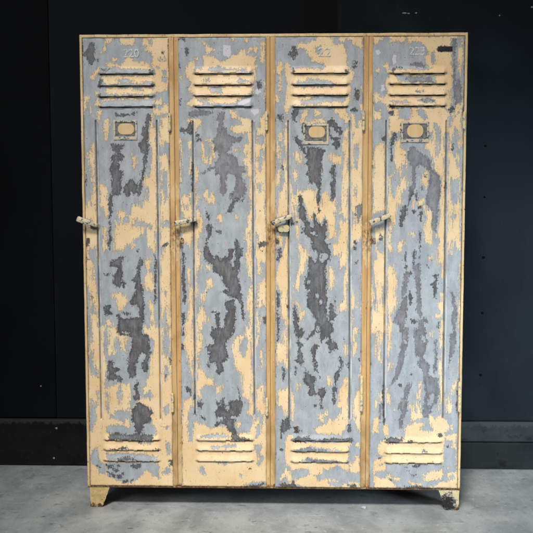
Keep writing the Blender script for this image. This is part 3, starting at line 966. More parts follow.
CLIP = 7.0
def wear_fields(polys, X, Z):
    cream = np.full(X.shape, -CLIP)
    dark = np.full(X.shape, -CLIP)
    white = np.full(X.shape, -CLIP)
    tone = np.zeros(X.shape)
    best = np.full(X.shape, -CLIP)
    xs, zs = X[0, :], Z.mean(1)
    m = CLIP * PX
    for k, poly in polys:
        i0, i1 = np.searchsorted(xs, (poly[:, 0].min() - m, poly[:, 0].max() + m))
        j0, j1 = np.searchsorted(zs, (poly[:, 1].min() - m, poly[:, 1].max() + m))
        if i1 <= i0 or j1 <= j0:
            continue
        sl = (slice(j0, j1), slice(i0, i1))
        s = np.clip(poly_sdf(poly, X[sl], Z[sl]), -CLIP, CLIP)
        if k == 'c':
            cream[sl] = np.maximum(cream[sl], s)
        elif k == 'g':
            cream[sl] = np.minimum(cream[sl], -s)
        elif k in 'dp':
            dark[sl] = np.maximum(dark[sl], s)
            up = s > best[sl]
            best[sl] = np.where(up, s, best[sl])
            tone[sl] = np.where(up, 1.0 if k == 'p' else 0.0, tone[sl])
        elif k == 'h':
            dark[sl] = np.minimum(dark[sl], -s)
        elif k == 'w':
            white[sl] = np.maximum(white[sl], s)
    return cream, dark, white, tone

def sstep(x):
    x = np.clip(x, 0, 1)
    return x * x * (3 - 2 * x)

# ------------------------------------------------------------------ one pressed door sheet
DOOR_Y = -0.004
GROOVE_HW = 0.0040
def door_sheet(x0, x1, z0, z1, louvers, grooves, gz, seed):
    """louvers: (xa, xb, z_slit, height); grooves: two x at top and bottom; gz: (z_low, z_high)"""
    step = 0.0024
    xs = list(np.arange(x0 + 0.006, x1 - 0.006, step))
    edge = (0.0, 0.0004, 0.0012, 0.0026, 0.0044)
    gm = [0.5 * (a + b) for a, b in grooves]
    xs = [x for x in xs if all(not (-0.0085 < x - g < 0.0135) for g in gm)]
    for g in gm:
        xs += list(np.arange(g - 0.0080, g + 0.0131, 0.0009))
    xs = sorted([x0 + e for e in edge] + [x1 - e for e in edge] + xs)
    zs = list(np.arange(z0 + 0.006, z1 - 0.006, step))
    slits = sorted({round(l[2], 5) for l in louvers})
    zs = [z for z in zs if all(not (-0.0085 < z - s < 0.0022) for s in slits)]
    for s in slits:
        op = 0.0029 if s > 1.0 else 0.0028
        zs += [s + 0.0004, s - op, s - op - 0.0015]
    zs = sorted([z0 + e for e in edge] + [z1 - e for e in edge] + zs)
    xs, zs = np.array(xs), np.array(zs)
    X, Z = np.meshgrid(xs, zs)
    rl = np.random.default_rng(seed + 50)
    for s in slits:                               # bent lips: the slit gapes and closes along its length
        js = np.where((zs < s + 0.002) & (zs > s - 0.0065))[0]
        w1 = sum(rl.uniform(0.0002, 0.0006) * np.sin(xs * rl.uniform(25, 150) + rl.uniform(0, 6.28)) for _ in range(4))
        w2 = sum(rl.uniform(0.0002, 0.0006) * np.sin(xs * rl.uniform(25, 150) + rl.uniform(0, 6.28)) for _ in range(4))
        for j in js:
            Z[j] += np.clip(w1, -0.0013, 0.0013) if zs[j] > s else np.clip(w2, -0.0013, 0.0013)
    # surface height towards the viewer
    H = np.zeros(X.shape)
    e = np.minimum(np.minimum(X - x0, x1 - X), np.minimum(Z - z0, z1 - Z))
    H += np.where(e < 0.0044, -0.0022 * (1 - np.clip(e / 0.0044, 0, 1)) ** 2, 0)
    H = np.where(e < 0.0002, -0.0042, H)
    # soft unevenness of old sheet steel
    r = np.random.default_rng(seed)
    inner = sstep((e - 0.004) / 0.03)
    for _ in range(16):
        fx, fz, ph = r.uniform(3, 16), r.uniform(2, 9), r.uniform(0, 6.28)
        H += inner * 0.00022 * np.sin(fx * 6.28 * X * 0.5 + fz * 6.28 * Z * 0.5 + ph)
    for _ in range(14):
        dx, dz, rr, a = r.uniform(x0, x1), r.uniform(z0, z1), r.uniform(0.010, 0.035), r.uniform(-0.0012, 0.0006)
        H += inner * a * np.exp(-((X - dx) ** 2 + (Z - dz) ** 2) / (rr * rr))
    # pressed grooves either side of the middle panel
    tz = np.clip((Z - gz[0]) / (gz[1] - gz[0]), 0, 1)
    endf = sstep((Z - gz[0]) / 0.006) * sstep((gz[1] - Z) / 0.006)
    ridge_glint = np.zeros(X.shape)
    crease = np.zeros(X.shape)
    for (xt, xb) in grooves:
        gx = xb + (xt - xb) * tz
        q = np.abs(X - gx) / GROOVE_HW
        H += -0.0075 * np.clip(1 - q, 0, 1) ** 0.7 * endf
        q2 = np.clip(1 - np.abs(X - gx - 0.0062) / 0.0036, 0, 1)
        H += 0.0026 * sstep(q2) * endf
        ridge_glint = np.maximum(ridge_glint, np.clip(1 - np.abs(X - gx - 0.0058) / 0.0030, 0, 1) ** 0.6 * endf)  # painted highlight beside the groove
        crease = np.maximum(crease, np.clip(1.2 - np.abs(X - gx + 0.0006) / 0.0027, 0, 1) * endf)  # painted shade inside the groove
    # middle panel stands a touch proud
    # louvers: pushed out above the slit, cut underneath
    cut = np.zeros((len(zs) - 1, len(xs) - 1), bool)
    for (xa, xb, s, hh) in louvers:
        ramp = np.clip((s + hh - Z) / hh, 0, 1)
        prof = sstep(ramp) ** 1.0
        prof = np.where(Z < s, 0, prof)
        side = sstep((X - xa + 0.008) / 0.016) * sstep((xb + 0.008 - X) / 0.016)
        wav = 1 + 0.10 * np.sin(X * 47 + s * 90 + seed) + 0.07 * np.sin(X * 131 + s * 50)
        H += (0.0085 if s > 1.0 else 0.0062) * prof * side * wav
        lip = np.clip(1 - np.abs(Z - s - 0.0012) / 0.0026, 0, 1) * side * (0.75 if s > 1.0 else 0.35)  # painted highlight on the louver lip
        ridge_glint = np.maximum(ridge_glint, lip)
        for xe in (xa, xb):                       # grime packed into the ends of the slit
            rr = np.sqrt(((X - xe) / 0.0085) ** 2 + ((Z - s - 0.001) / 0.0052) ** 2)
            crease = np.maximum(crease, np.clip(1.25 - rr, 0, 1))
        j = int(np.argmin(np.abs(zs - (s - (0.0029 if s > 1.0 else 0.0028)))))
        inx = (xs[:-1] > xa + 0.001) & (xs[1:] < xb - 0.001)
        cut[j, inx] = True                       # between the lip and the sheet below: open
        # the sheet just under the slit leans in a little
        below = (Z < s) & (Z > s - 0.0065)
        H += np.where(below, -0.0012, 0) * side
    Y = DOOR_Y - H
    nz, nx = X.shape
    co = np.stack([X, Y, Z], -1).reshape(-1, 3)
    idx = np.arange(nz * nx).reshape(nz, nx)
    quads = np.stack([idx[:-1, :-1], idx[:-1, 1:], idx[1:, 1:], idx[1:, :-1]], -1)
    quads = quads[~cut]
    me = bpy.data.meshes.new('door')
    me.vertices.add(len(co))
    me.vertices.foreach_set('co', co.ravel().astype(np.float32))
    me.loops.add(len(quads) * 4)
    me.loops.foreach_set('vertex_index', quads.ravel().astype(np.int32))
    me.polygons.add(len(quads))
    me.polygons.foreach_set('loop_start', (np.arange(len(quads)) * 4).astype(np.int32))
    me.polygons.foreach_set('loop_total', np.full(len(quads), 4, np.int32))
    me.update(calc_edges=True)
    me.validate()
    sm = np.ones(len(me.polygons), bool)
    me.polygons.foreach_set('use_smooth', sm)
    return me, X, Z, e, ridge_glint, crease

def set_attr(me, name, arr):
    a = me.attributes.new(name, 'FLOAT', 'POINT')
    a.data.foreach_set('value', arr.ravel().astype(np.float32))

# ------------------------------------------------------------------ the locker
locker = bpy.data.objects.new('locker', None)
COL.objects.link(locker)
locker.location = (0, 0, 0)
locker['label'] = 'old four-door steel locker, cream paint flaking over blue-grey and bare dark metal'
locker['category'] = 'locker'

def u2x(u):
    return XL + u * W

SIDE_T, TOP_T, BOT_T = 0.0095, 0.0115, 0.0075
# shell: sides, top, bottom, back, as one folded body
bm = bmesh.new()
add_box(bm, XL, XL + SIDE_T, 0.0, DEPTH, ZB, ZT, 0.0028)
add_box(bm, XR - SIDE_T, XR, 0.0, DEPTH, ZB, ZT, 0.0028)
add_box(bm, XL + SIDE_T - 0.002, XR - SIDE_T + 0.002, 0.0008, DEPTH - 0.001, ZT - TOP_T, ZT - 0.0006, 0.0022)
add_box(bm, XL + SIDE_T - 0.002, XR - SIDE_T + 0.002, 0.0012, DEPTH - 0.001, ZB + 0.0005, ZB + BOT_T, 0.0022)
add_box(bm, XL + SIDE_T - 0.002, XR - SIDE_T + 0.002, DEPTH - 0.006, DEPTH - 0.002, ZB + 0.002, ZT - 0.002)
knock(bm, 0.0008)
body = bm_obj('body', bm, M_BODY, locker, smooth=False)

# door and post positions as fractions of the width
DU = [(0.0072, 0.2320), (0.2562, 0.4838), (0.5068, 0.7345), (0.7578, 0.9925)]
GAP = 0.0012
doors_x = [(u2x(a), u2x(b)) for a, b in DU]
doors_x[0] = (XL + SIDE_T + 0.0015, doors_x[0][1])
doors_x[3] = (doors_x[3][0], XR - SIDE_T - 0.0015)
for i in range(3):
    a, b = doors_x[i][1] - 0.004, doors_x[i + 1][0] + 0.004
    mid = (a + b) / 2 + (0.001, -0.002, 0.003)[i]
    bm = bmesh.new()
    zlo, zhi = ZB + BOT_T + 0.0003, ZT - TOP_T - 0.0003
    add_box(bm, a, mid - 0.0005, 0.0014, 0.028, zlo, zhi, 0.0022)
    add_box(bm, mid + 0.0005, b, 0.0020, 0.028, zlo, zhi, 0.0022)
    add_box(bm, mid - 0.004, mid + 0.004, 0.012, DEPTH - 0.008, zlo, zhi)   # the partition behind
    knock(bm, 0.0007)
    bm_obj('post', bm, M_POST, locker)

DOOR_Z0, DOOR_Z1 = ZB + BOT_T + 0.0012, ZT - TOP_T - 0.0020

LOUV = [
    dict(top=((99.5, 154, (74.2, 86, 96.8, 107))), bot=((105, 159.5, (439.8, 449.5, 460.5)))),
    dict(top=((194.5, 252, (74.0, 85.3, 96, 107))), bot=((197.5, 252.5, (440, 450, 460.6)))),
    dict(top=((292.5, 348, (73.6, 85, 95.5, 107))), bot=((292, 348, (440.2, 451, 461.5)))),
    dict(top=((389.5, 445.5, (73.8, 84.3, 95.3, 106.2))), bot=((385.5, 441, (441.8, 452.8, 462.6)))),
]
GROOV = [  # x at y=120 and at y=418 for the left and right grooves
    ((95.9, 101.5), (156.9, 160.7)),
    ((193.0, 195.3), (252.5, 254.6)),
    ((288.2, 289.3), (349.6, 349.4)),
    ((386.2, 383.6), (446.3, 442.6)),
]
GY = [(120, 419), (121, 414), (121, 418), (121, 416)]

def slant_bar(bm, p0, p1, half_h, y_front, thick):
    """a flat lever with rounded ends between two points of the front, slightly bowed"""
    (xa, za), (xb, zb) = p0, p1
    d = Vector((xb - xa, zb - za))
    L = d.length
    d.normalize()
    nrm = Vector((-d.y, d.x))
    N = 22
    rings = []
    for k in range(N + 1):
        f = k / N
        taper = 1.0 - 0.22 * f
        endr = min(1.0, math.sqrt(max(0.02, 1 - (1 - min(f, 1 - f) / 0.09) ** 2)) if min(f, 1 - f) < 0.09 else 1.0)
        hh = half_h * taper * (0.75 + 0.25 * endr)
        th = thick * (0.7 + 0.3 * endr)
        yc = y_front + 0.006 * math.sin(f * math.pi) * -1 + 0.004 * f
        c = Vector((xa, za)) + d * (L * f)
        ring = []
        for a in range(12):
            an = a / 12 * 2 * math.pi
            ca, sa = math.cos(an), math.sin(an)
            s1 = math.copysign(abs(ca) ** 0.35, ca) * hh
            s2 = math.copysign(abs(sa) ** 0.4, sa) * th / 2
            p = c + nrm * s1
            ring.append(bm.verts.new((p.x, yc + s2, p.y)))
        rings.append(ring)
    for r0, r1 in zip(rings, rings[1:]):
        for a in range(12):
            bm.faces.new((r0[a], r0[(a + 1) % 12], r1[(a + 1) % 12], r1[a]))
    bm.faces.new(rings[0][::-1])
    bm.faces.new(rings[-1])

LEVERS = [((78.6, 218.3), (98.6, 225.4), 2.9), ((175.4, 223.2), (197.4, 219.0), 2.5),
          ((271.4, 223.3), (292.4, 215.6), 2.6), ((368.8, 223.0), (390.0, 214.6), 2.7)]
HINGES = [((172.0, 114.0, 131.0), (174.8, 393.5, 411.5)), ((268.4, 112.0, 130.0), (269.8, 398.0, 415.0)),
          ((365.6, 111.0, 130.0), (364.5, 376.0, 411.0)), ((462.6, 112.0, 129.0), (456.9, 382.0, 411.0))]
HOLDERS = {0: (113.6, 137.6, 120.3, 140.0, 118.0, 134.4, 123.6, 134.4), 2: (303.2, 328.6, 124.0, 144.6, 308.6, 325.0, 126.4, 137.6),
           3: (401.0, 428.6, 121.8, 142.4, 407.0, 423.0, 124.4, 137.4)}
NUMBERS = {0: ('220', 123.4, 139.4, 49.0, 57.6), 2: ('22', 318.2, 330.6, 47.4, 56.4), 3: ('223', 409.2, 424.6, 46.8, 55.4)}
DLABEL = ['door with brown-black patches down the middle, number 220 and an oval label slot',
          'door with no label slot and a mauve-grey bare patch in its upper half',
          'door with a long black bare streak down the middle and number 22',
          'door with pale mauve streaks, a small black tag and an oval label slot']

def make_chalk(name, col, lo, hi):
    t = NT(name)
    n = t.noise(260, detail=4, rough=0.6, off=(3, 0, 7))
    b = t.bsdf(col, rough=0.7, spec=0.2)
    tr = t.n('ShaderNodeBsdfTransparent')
    mx = t.n('ShaderNodeMixShader')
    t.put(mx.inputs[0], t.mapr(n, lo, hi))
    t.t.links.new(tr.outputs[0], mx.inputs[1])
    t.t.links.new(b.outputs[0], mx.inputs[2])
    t.t.links.new(mx.outputs[0], t.out.inputs[0])
    return t.m

M_NUM = make_chalk('worn_white_stencil', (0.66, 0.66, 0.65), 0.30, 0.62)
M_NUMB = make_chalk('brown_ink', (0.10, 0.055, 0.035), 0.25, 0.40)

def number_mesh(name, text, x0, x1, z0, z1, y, mat, parent, bold=0.0):
    cu = bpy.data.curves.new('tmp_number', 'FONT')
    cu.body = text
    cu.offset = bold
    cu.resolution_u = 6
    o = bpy.data.objects.new('tmp_number', cu)
    COL.objects.link(o)
    dg = bpy.context.evaluated_depsgraph_get()
    me = bpy.data.meshes.new_from_object(o.evaluated_get(dg))
    bpy.data.objects.remove(o)
    bpy.data.curves.remove(cu)
    v = np.array([tuple(a.co) for a in me.vertices])
    mn, mx = v.min(0), v.max(0)
    for a in me.vertices:
        fx = (a.co.x - mn[0]) / (mx[0] - mn[0])
        fz = (a.co.y - mn[1]) / (mx[1] - mn[1])
        a.co = (x0 + fx * (x1 - x0), y, z0 + fz * (z1 - z0))
    me.name = name
    me.materials.clear()
    return link(name, me, mat, parent)

def set_round(bm, x0, x1, z0, z1, y0, y1, r, n=6):
    pts = []
    for cx, cz, a0 in ((x1 - r, z1 - r, 0), (x0 + r, z1 - r, 90), (x0 + r, z0 + r, 180), (x1 - r, z0 + r, 270)):
        for k in range(n + 1):
            a = math.radians(a0 + 90 * k / n)
            pts.append((cx + r * math.cos(a), cz + r * math.sin(a)))
    add_prism(bm, pts, y0, y1)

TRACES = [T1, T2, T3, T4]
for i in range(4):
    x0, x1 = doors_x[i]
    louvers = []
    for key, hpx in (('top', 8.2), ('bot', 7.2)):
        xa, xb, ys = LOUV[i][key]
        for yy in ys:
            wa, wz = zx(xa, yy)
            wb, _ = zx(xb, yy)
            louvers.append((wa, wb, wz, hpx * PX))
    zt, zb_ = zx(0, GY[i][0])[1], zx(0, GY[i][1])[1]
    grooves = [(zx(g[0], 120)[0], zx(g[1], 418)[0]) for g in GROOV[i]]
    me, X, Z, e, ridge_glint, crease = door_sheet(x0, x1, DOOR_Z0, DOOR_Z1, louvers, grooves, (zb_, zt), 11 + i)
    cream, dark, white, tone = wear_fields(parse(TRACES[i]), X, Z)
    set_attr(me, 'cream', cream)
    set_attr(me, 'dark', dark)
    set_attr(me, 'white', white)
    set_attr(me, 'tone', tone)
    set_attr(me, 'ridge_glint', ridge_glint)
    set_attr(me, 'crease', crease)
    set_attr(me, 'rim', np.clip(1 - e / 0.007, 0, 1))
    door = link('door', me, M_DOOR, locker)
    door['label'] = DLABEL[i]
    so = door.modifiers.new('sheet', 'SOLIDIFY')
    so.thickness = 0.0012
    so.offset = -1.0
    so.use_even_offset = False
    # lever that lifts the latch, and the latch plate it turns on
    a, b, hh = LEVERS[i]
    bm = bmesh.new()
    slant_bar(bm, zx(*a), zx(*b), hh * PX, -0.026, 0.011)
    bm_obj('handle', bm, M_LEVER, door, smooth=True)
    bm = bmesh.new()
    px, pz = zx(b[0] - 4.5, b[1] + 0.8)
    add_box(bm, px - 0.010, px + 0.014, -0.021, -0.003, pz - 0.009, pz + 0.004, 0.003)
    if i == 2:
        qx, qz = zx(284.0, 227.5)
        lug = bmesh.new()
        set_round(lug, qx - 0.021, qx + 0.020, qz - 0.0155, qz + 0.010, -0.020, -0.005, 0.010)
        bm_obj('latch_lug', lug, M_LUG, door)
    bm_obj('latch', bm, M_RUST, door)
    bm = bmesh.new()
    kx, kz = zx(a[0] + (4.5 if i else 5.0), 239.5)
    kx = max(kx, x0 + 0.010)
    set_round(bm, kx - 0.006, kx + 0.005, kz - 0.012, kz + 0.007, -0.0095, -0.003, 0.004)
    bm_obj('keeper', bm, M_LEVER_W, door)
    for (hx, ya, yb) in HINGES[i]:
        wx, z1 = zx(hx, ya)
        _, z0 = zx(hx, yb)
        wx = x1 + 0.0012
        bm = bmesh.new()
        zm = (z0 + z1) / 2
        add_cyl(bm, (wx, -0.006, z0), (wx, -0.006, zm - 0.0006), 0.0056, 16, 0.001)
        add_cyl(bm, (wx, -0.006, zm + 0.0006), (wx, -0.006, z1), 0.0056, 16, 0.001)
        add_cyl(bm, (wx, -0.006, z0 - 0.003), (wx, -0.006, z1 + 0.003), 0.0026, 12)
        bm_obj('hinge', bm, M_HINGE, door)
    if i in HOLDERS:
        a0, a1, b0, b1, c0, c1, d0, d1 = HOLDERS[i]
        (fx0, fz1), (fx1, fz0) = zx(a0, b0), zx(a1, b1)
        (ox0, oz1), (ox1, oz0) = zx(c0, d0), zx(c1, d1)
        bm = bmesh.new()
        y0, y1 = -0.0082, -0.0030
        t_ = 0.0075
        add_box(bm, fx0, fx0 + t_, y0, y1, fz0, fz1, 0.0018)
        add_box(bm, fx1 - t_, fx1, y0, y1, fz0, fz1, 0.0018)
        add_box(bm, fx0 + t_ - 0.002, fx1 - t_ + 0.002, y0 + 0.0005, y1, fz1 - 0.0075, fz1 - 0.0004, 0.0018)
        add_box(bm, fx0 + t_ - 0.002, fx1 - t_ + 0.002, y0 + 0.0005, y1, fz0 + 0.0004, fz0 + 0.0125, 0.0018)
        holder = bm_obj('label_holder', bm, M_LABEL, door)
        bm = bmesh.new()
        add_box(bm, fx0 + t_ - 0.003, fx1 - t_ + 0.003, -0.0046, -0.0030, fz0 + 0.009, fz1 - 0.005)
        bm_obj('label_recess', bm, M_RECESS, door)
        bm = bmesh.new()
        set_round(bm, ox0, ox1, oz0, oz1, -0.0056, -0.0028, 0.46 * (oz1 - oz0))
        bm_obj('label_slot', bm, M_OVAL, door)
    if i in NUMBERS:
        tx, a0, a1, b0, b1 = NUMBERS[i]
        (nx0, nz1), (nx1, nz0) = zx(a0, b0), zx(a1, b1)
        number_mesh('stencilled_number', tx, nx0, nx1, nz0, nz1, -0.0058, M_NUM, door, 0.02)
    if i == 2:
        (nx0, nz1), (nx1, nz0) = zx(293.6, 426.4), zx(298.6, 432.2)
        number_mesh('inked_number', '2', nx0, nx1, nz0, nz1, -0.0056, M_NUMB, door, 0.03)
    if i == 3:
        bm = bmesh.new()
        (qx0, qz1), (qx1, qz0) = zx(437.6, 46.6), zx(452.0, 51.4)
        add_box(bm, qx0, qx1, -0.0068, -0.0035, qz0, qz1, 0.0008)
        bm_obj('tag', bm, M_BLACK, door)

# feet: folded plates under the corners
def foot(px_top, px_bot, y_top, y_bot, mirror, back=False, dark=False):
    bm = bmesh.new()
    ya, yb = (0.002, 0.0065) if not back else (DEPTH - 0.0065, DEPTH - 0.002)
    (ta, tz), (tb, _) = zx(px_top[0], y_top), zx(px_top[1], y_top)
    (ba, _), (bb, _) = zx(px_bot[0], y_bot), zx(px_bot[1], y_bot)
    top = ZB + 0.001
    n = 9
    pts = [(ta, top), (tb, top)]
    for k in range(1, n):                       # outer slanted edge, nibbled by rust
        f = k / n
        pts.append((tb + (bb - tb) * f + random.uniform(-0.0012, 0.0012), top * (1 - f)))
    pts.append((bb, 0.003))
    for k in range(1, n):
        f = k / n
        pts.append((bb + (ba - bb) * f, max(0.0, random.uniform(0.0, 0.0035))))
    pts.append((ba, 0.0))
    add_prism(bm, pts, ya, yb)
    # the flange that runs back along the side
    s = 1 if not mirror else -1
    xo = ta
    d0, d1 = (0.0068, 0.085) if not back else (DEPTH - 0.085, DEPTH - 0.0068)
    x_in = xo + s * 0.0045
    vs = []
    for x in (xo + s * 0.0004, x_in):
        vs.append([bm.verts.new(c) for c in ((x, d0, top), (x, d1 if not back else d1, top), (x, d1 - 0.03 if not back else d1, 0.001), (x, d0 if not back else d0 + 0.03, 0.001))])
    bm.faces.new(vs[0]); bm.faces.new(vs[1][::-1])
    for k in range(4):
        bm.faces.new((vs[0][k], vs[0][(k + 1) % 4], vs[1][(k + 1) % 4], vs[1][k]))
    return bm

def make_foot_mat(name, base, dark_blot):
    t = NT(name)
    n = t.noise(60, detail=5, rough=0.6)
    n2 = t.noise(200, detail=4, rough=0.65, off=(3, 3, 3))
    col = t.mix(t.mapr(n, 0.35, 0.65), base[0], base[1])
    z = t.sep()['Z']
    zz = t.math('ADD', z, t.math('MULTIPLY', t.math('SUBTRACT', n, 0.5), 0.09))
    col = t.mix(t.mapr(zz, 0.004, 0.018, 1, 0), col, (0.07, 0.04, 0.02))
    if dark_blot:  # dark blot over the lower front, broken up by noise
        x = t.sep()['X']
        c = zx(448.3, 503.5)
        dx = t.math('DIVIDE', t.math('SUBTRACT', x, c[0]), 0.025)
        dz = t.math('DIVIDE', t.math('SUBTRACT', z, c[1]), 0.036)
        q = t.math('SQRT', t.math('ADD', t.math('MULTIPLY', dx, dx), t.math('MULTIPLY', dz, dz)))
        q = t.math('ADD', q, t.math('MULTIPLY', t.math('SUBTRACT', n2, 0.5), 1.6))
        q = t.math('ADD', q, t.math('MULTIPLY', t.math('SUBTRACT', n, 0.5), 2.6))
        col = t.mix(t.mapr(q, 1.1, 1.2, 1, 0), col, (0.15, 0.145, 0.135))
        col = t.mix(t.mapr(q, 0.78, 0.86, 1, 0), col, (0.016, 0.013, 0.012))
    col = t.mix(t.mapr(n2, 0.62, 0.66), col, (0.12, 0.08, 0.04))
    t.bsdf(col, rough=0.55, spec=0.35, normal=t.bump(n2, 0.5, 0.001))
    return t.m

M_FOOT = make_foot_mat('brown_cream_foot_paint', ((0.44, 0.31, 0.13), (0.55, 0.40, 0.19)), False)
M_FOOT2 = make_foot_mat('dark_blotched_foot_paint', ((0.66, 0.52, 0.28), (0.52, 0.43, 0.26)), True)
f1 = bm_obj('foot', foot((89.5, 109.6), (91.0, 102.6), 486, 507, False), M_FOOT, locker)
f1['label'] = 'brownish cream foot with a ragged rusty lower edge'
f2 = bm_obj('foot', foot((459.5, 438.6), (457.6, 445.4), 491, 510.5, True), M_FOOT2, locker)
f2['label'] = 'foot with a black blot and a pale outer edge'
for k, o in enumerate((f1, f2)):
    c = o.copy()
    c.data = o.data.copy()
    if 'label' in c:
        del c['label']
    COL.objects.link(c)
    for v in c.data.vertices:
        v.co.y = DEPTH - v.co.y
    c.data.flip_normals()
    c.data.materials.clear()
    c.data.materials.append(M_FOOT)

# ------------------------------------------------------------------ floor
def make_floor_mat():
    t = NT('scuffed_grey_concrete')
    n0 = t.noise(1.6, detail=4, off=(2, 2, 0))
    n1 = t.noise(7, sx=0.9, sy=0.55, detail=6, rough=0.62, off=(1, 4, 0))
    n2 = t.noise(55, sx=0.8, sy=0.5, detail=5, rough=0.65, off=(5, 4, 0))
    n3 = t.noise(300, detail=3, off=(5, 9, 0))
    col = t.mix(t.mapr(n1, 0.33, 0.68), (0.225, 0.237, 0.238), (0.395, 0.408, 0.402))
    col = t.mix(t.mapr(n0, 0.35, 0.65, 0, 0.45), col, (0.27, 0.30, 0.315))
    col = t.mix(t.mapr(n2, 0.56, 0.70, 0, 0.55), col, (0.17, 0.185, 0.19))
    col = t.mix(t.mapr(n2, 0.42, 0.30, 0, 0.55), col, (0.50, 0.53, 0.53))
    col = t.mix(t.mapr(n3, 0.54, 0.70, 0, 0.5), col, (0.13, 0.138, 0.14))
    sm = t.noise(15, sx=1.0, sy=0.8, detail=8, rough=0.72, off=(31, 4, 0))
    col = t.mix(t.mapr(sm, 0.55, 0.68, 0, 0.6), col, (0.15, 0.157, 0.157))
    # dark spatters, tyre-like drag marks and fine scratches
    sp = t.noise(34, sx=0.6, detail=3, rough=0.55, off=(13, 3, 0))
    col = t.mix(t.mapr(sp, 0.69, 0.73, 0, 0.75), col, (0.06, 0.062, 0.062))
    dr = t.noise(22, sx=0.5, sy=0.9, detail=5, rough=0.7, off=(3, 8, 0))
    col = t.mix(t.mapr(dr, 0.60, 0.70, 0, 0.8), col, (0.12, 0.125, 0.125))
    sc = t.noise(70, sx=0.05, sy=1.0, detail=3, off=(3, 18, 0), dist=0.4)
    col = t.mix(t.mapr(sc, 0.68, 0.72, 0, 0.5), col, (0.55, 0.57, 0.57))
    cr = t.voro(2.3, off=(0.4, 0.3, 0), feature='DISTANCE_TO_EDGE').outputs['Distance']
    crw = t.math('ADD', cr, t.math('MULTIPLY', t.math('SUBTRACT', n1, 0.5), 0.10))
    col = t.mix(t.mapr(t.math('ABSOLUTE', crw), 0.0, 0.012, 0.10, 0.0), col, (0.52, 0.54, 0.54))
    h = t.math('ADD', t.math('MULTIPLY', n2, 0.6), t.math('MULTIPLY', n3, 0.4))
    t.bsdf(col, rough=t.mapr(n1, 0.3, 0.7, 0.42, 0.62), spec=0.4, normal=t.bump(h, 0.45, 0.003))
    return t.m

bm = bmesh.new()
vs = [bm.verts.new(p) for p in ((-5, -7, 0), (5, -7, 0), (5, WALL_Y + 0.1, 0), (-5, WALL_Y + 0.1, 0))]
bm.faces.new(vs)
floor = bm_obj('floor', bm, make_floor_mat())
floor['kind'] = 'structure'

# ------------------------------------------------------------------ wall behind
def make_wall_mat(name, base, rough, spec):
    t = NT(name)
    n1 = t.noise(3, sz=0.5, detail=5, off=(1, 1, 1))
    n2 = t.noise(60, sz=0.3, detail=4, rough=0.6, off=(5, 1, 1))
    n3 = t.noise(160, sx=0.08, detail=3, off=(5, 1, 7))
    lo = tuple(c * 0.75 for c in base)
    hi = tuple(c * 1.25 for c in base)
    col = t.mix(t.mapr(n1, 0.35, 0.65), lo, hi)
    col = t.mix(t.mapr(n2, 0.62, 0.74, 0, 0.25), col, tuple(c * 2.2 + 0.004 for c in base))
    h = t.math('ADD', n2, t.math('MULTIPLY', n3, 0.5))
    t.bsdf(col, rough=t.mapr(n1, 0.3, 0.7, rough - 0.04, rough + 0.06), spec=spec, normal=t.bump(h, 0.12, 0.002))
    return t.m

M_WALL_BLACK = make_wall_mat('matt_black_panel', (0.0034, 0.0038, 0.0046), 0.55, 0.03)
M_WALL_NAVY = make_wall_mat('blue_black_panel', (0.0110, 0.0150, 0.0195), 0.5, 0.04)

wall = bpy.data.objects.new('wall', None)
COL.objects.link(wall)
wall.location = (0, WALL_Y, 0)
wall['kind'] = 'structure'
def wpt(px, py):
    return on_plane(px, py, WALL_Y)
def wobj(name, bm, mat, par=wall):
    o = bm_obj(name, bm, mat, par)
    o.matrix_parent_inverse = Matrix.Translation((0, -WALL_Y, 0))
    return o
SK_Z = wpt(40, 418.7).z
x_a, x_b = wpt(52, 200).x, wpt(338, 16).x
M_WALL_MID = make_wall_mat('black_blue_panel', (0.0045, 0.0060, 0.0080), 0.5, 0.05)
seams = [(-5.0, x_a - 0.0012, M_WALL_BLACK), (x_a + 0.0012, x_b - 0.0018, M_WALL_MID), (x_b + 0.0018, 5.0, M_WALL_NAVY)]
for (a, b, m) in seams:
    bm = bmesh.new()
    add_box(bm, a, b, WALL_Y, WALL_Y + 0.018, SK_Z + 0.006, 4.2, 0.001)
    wobj('wall_panel', bm, m)
bm = bmesh.new()
add_box(bm, -5, 5, WALL_Y + 0.02, WALL_Y + 0.05, 0.001, 4.2)
wobj('wall_backing', bm, M_BLACK)

def make_skirt_mat(name, lo, hi, scuff):
    t = NT(name)
    n1 = t.noise(8, sx=0.6, detail=5, off=(1, 1, 3))
    n2 = t.noise(70, sx=0.9, sz=0.4, detail=5, rough=0.65, off=(1, 7, 3))
    n3 = t.noise(22, sx=0.7, detail=4, off=(8, 1, 3))
    col = t.mix(t.mapr(n1, 0.35, 0.65), lo, hi)
    col = t.mix(t.mapr(n3, 0.56, 0.68, 0, 0.7), col, tuple(c * 0.3 for c in lo))
    z = t.sep()['Z']
    zz = t.math('ADD', z, t.math('MULTIPLY', t.math('SUBTRACT', n2, 0.5), 0.06))
    col = t.mix(t.mapr(zz, SK_Z - 0.022, SK_Z - 0.008, 0, 0.7), col, scuff)
    col = t.mix(t.mapr(n2, 0.66, 0.70, 0, 0.4), col, scuff)
    t.bsdf(col, rough=0.6, spec=0.12, normal=t.bump(n2, 0.3, 0.002))
    return t.m

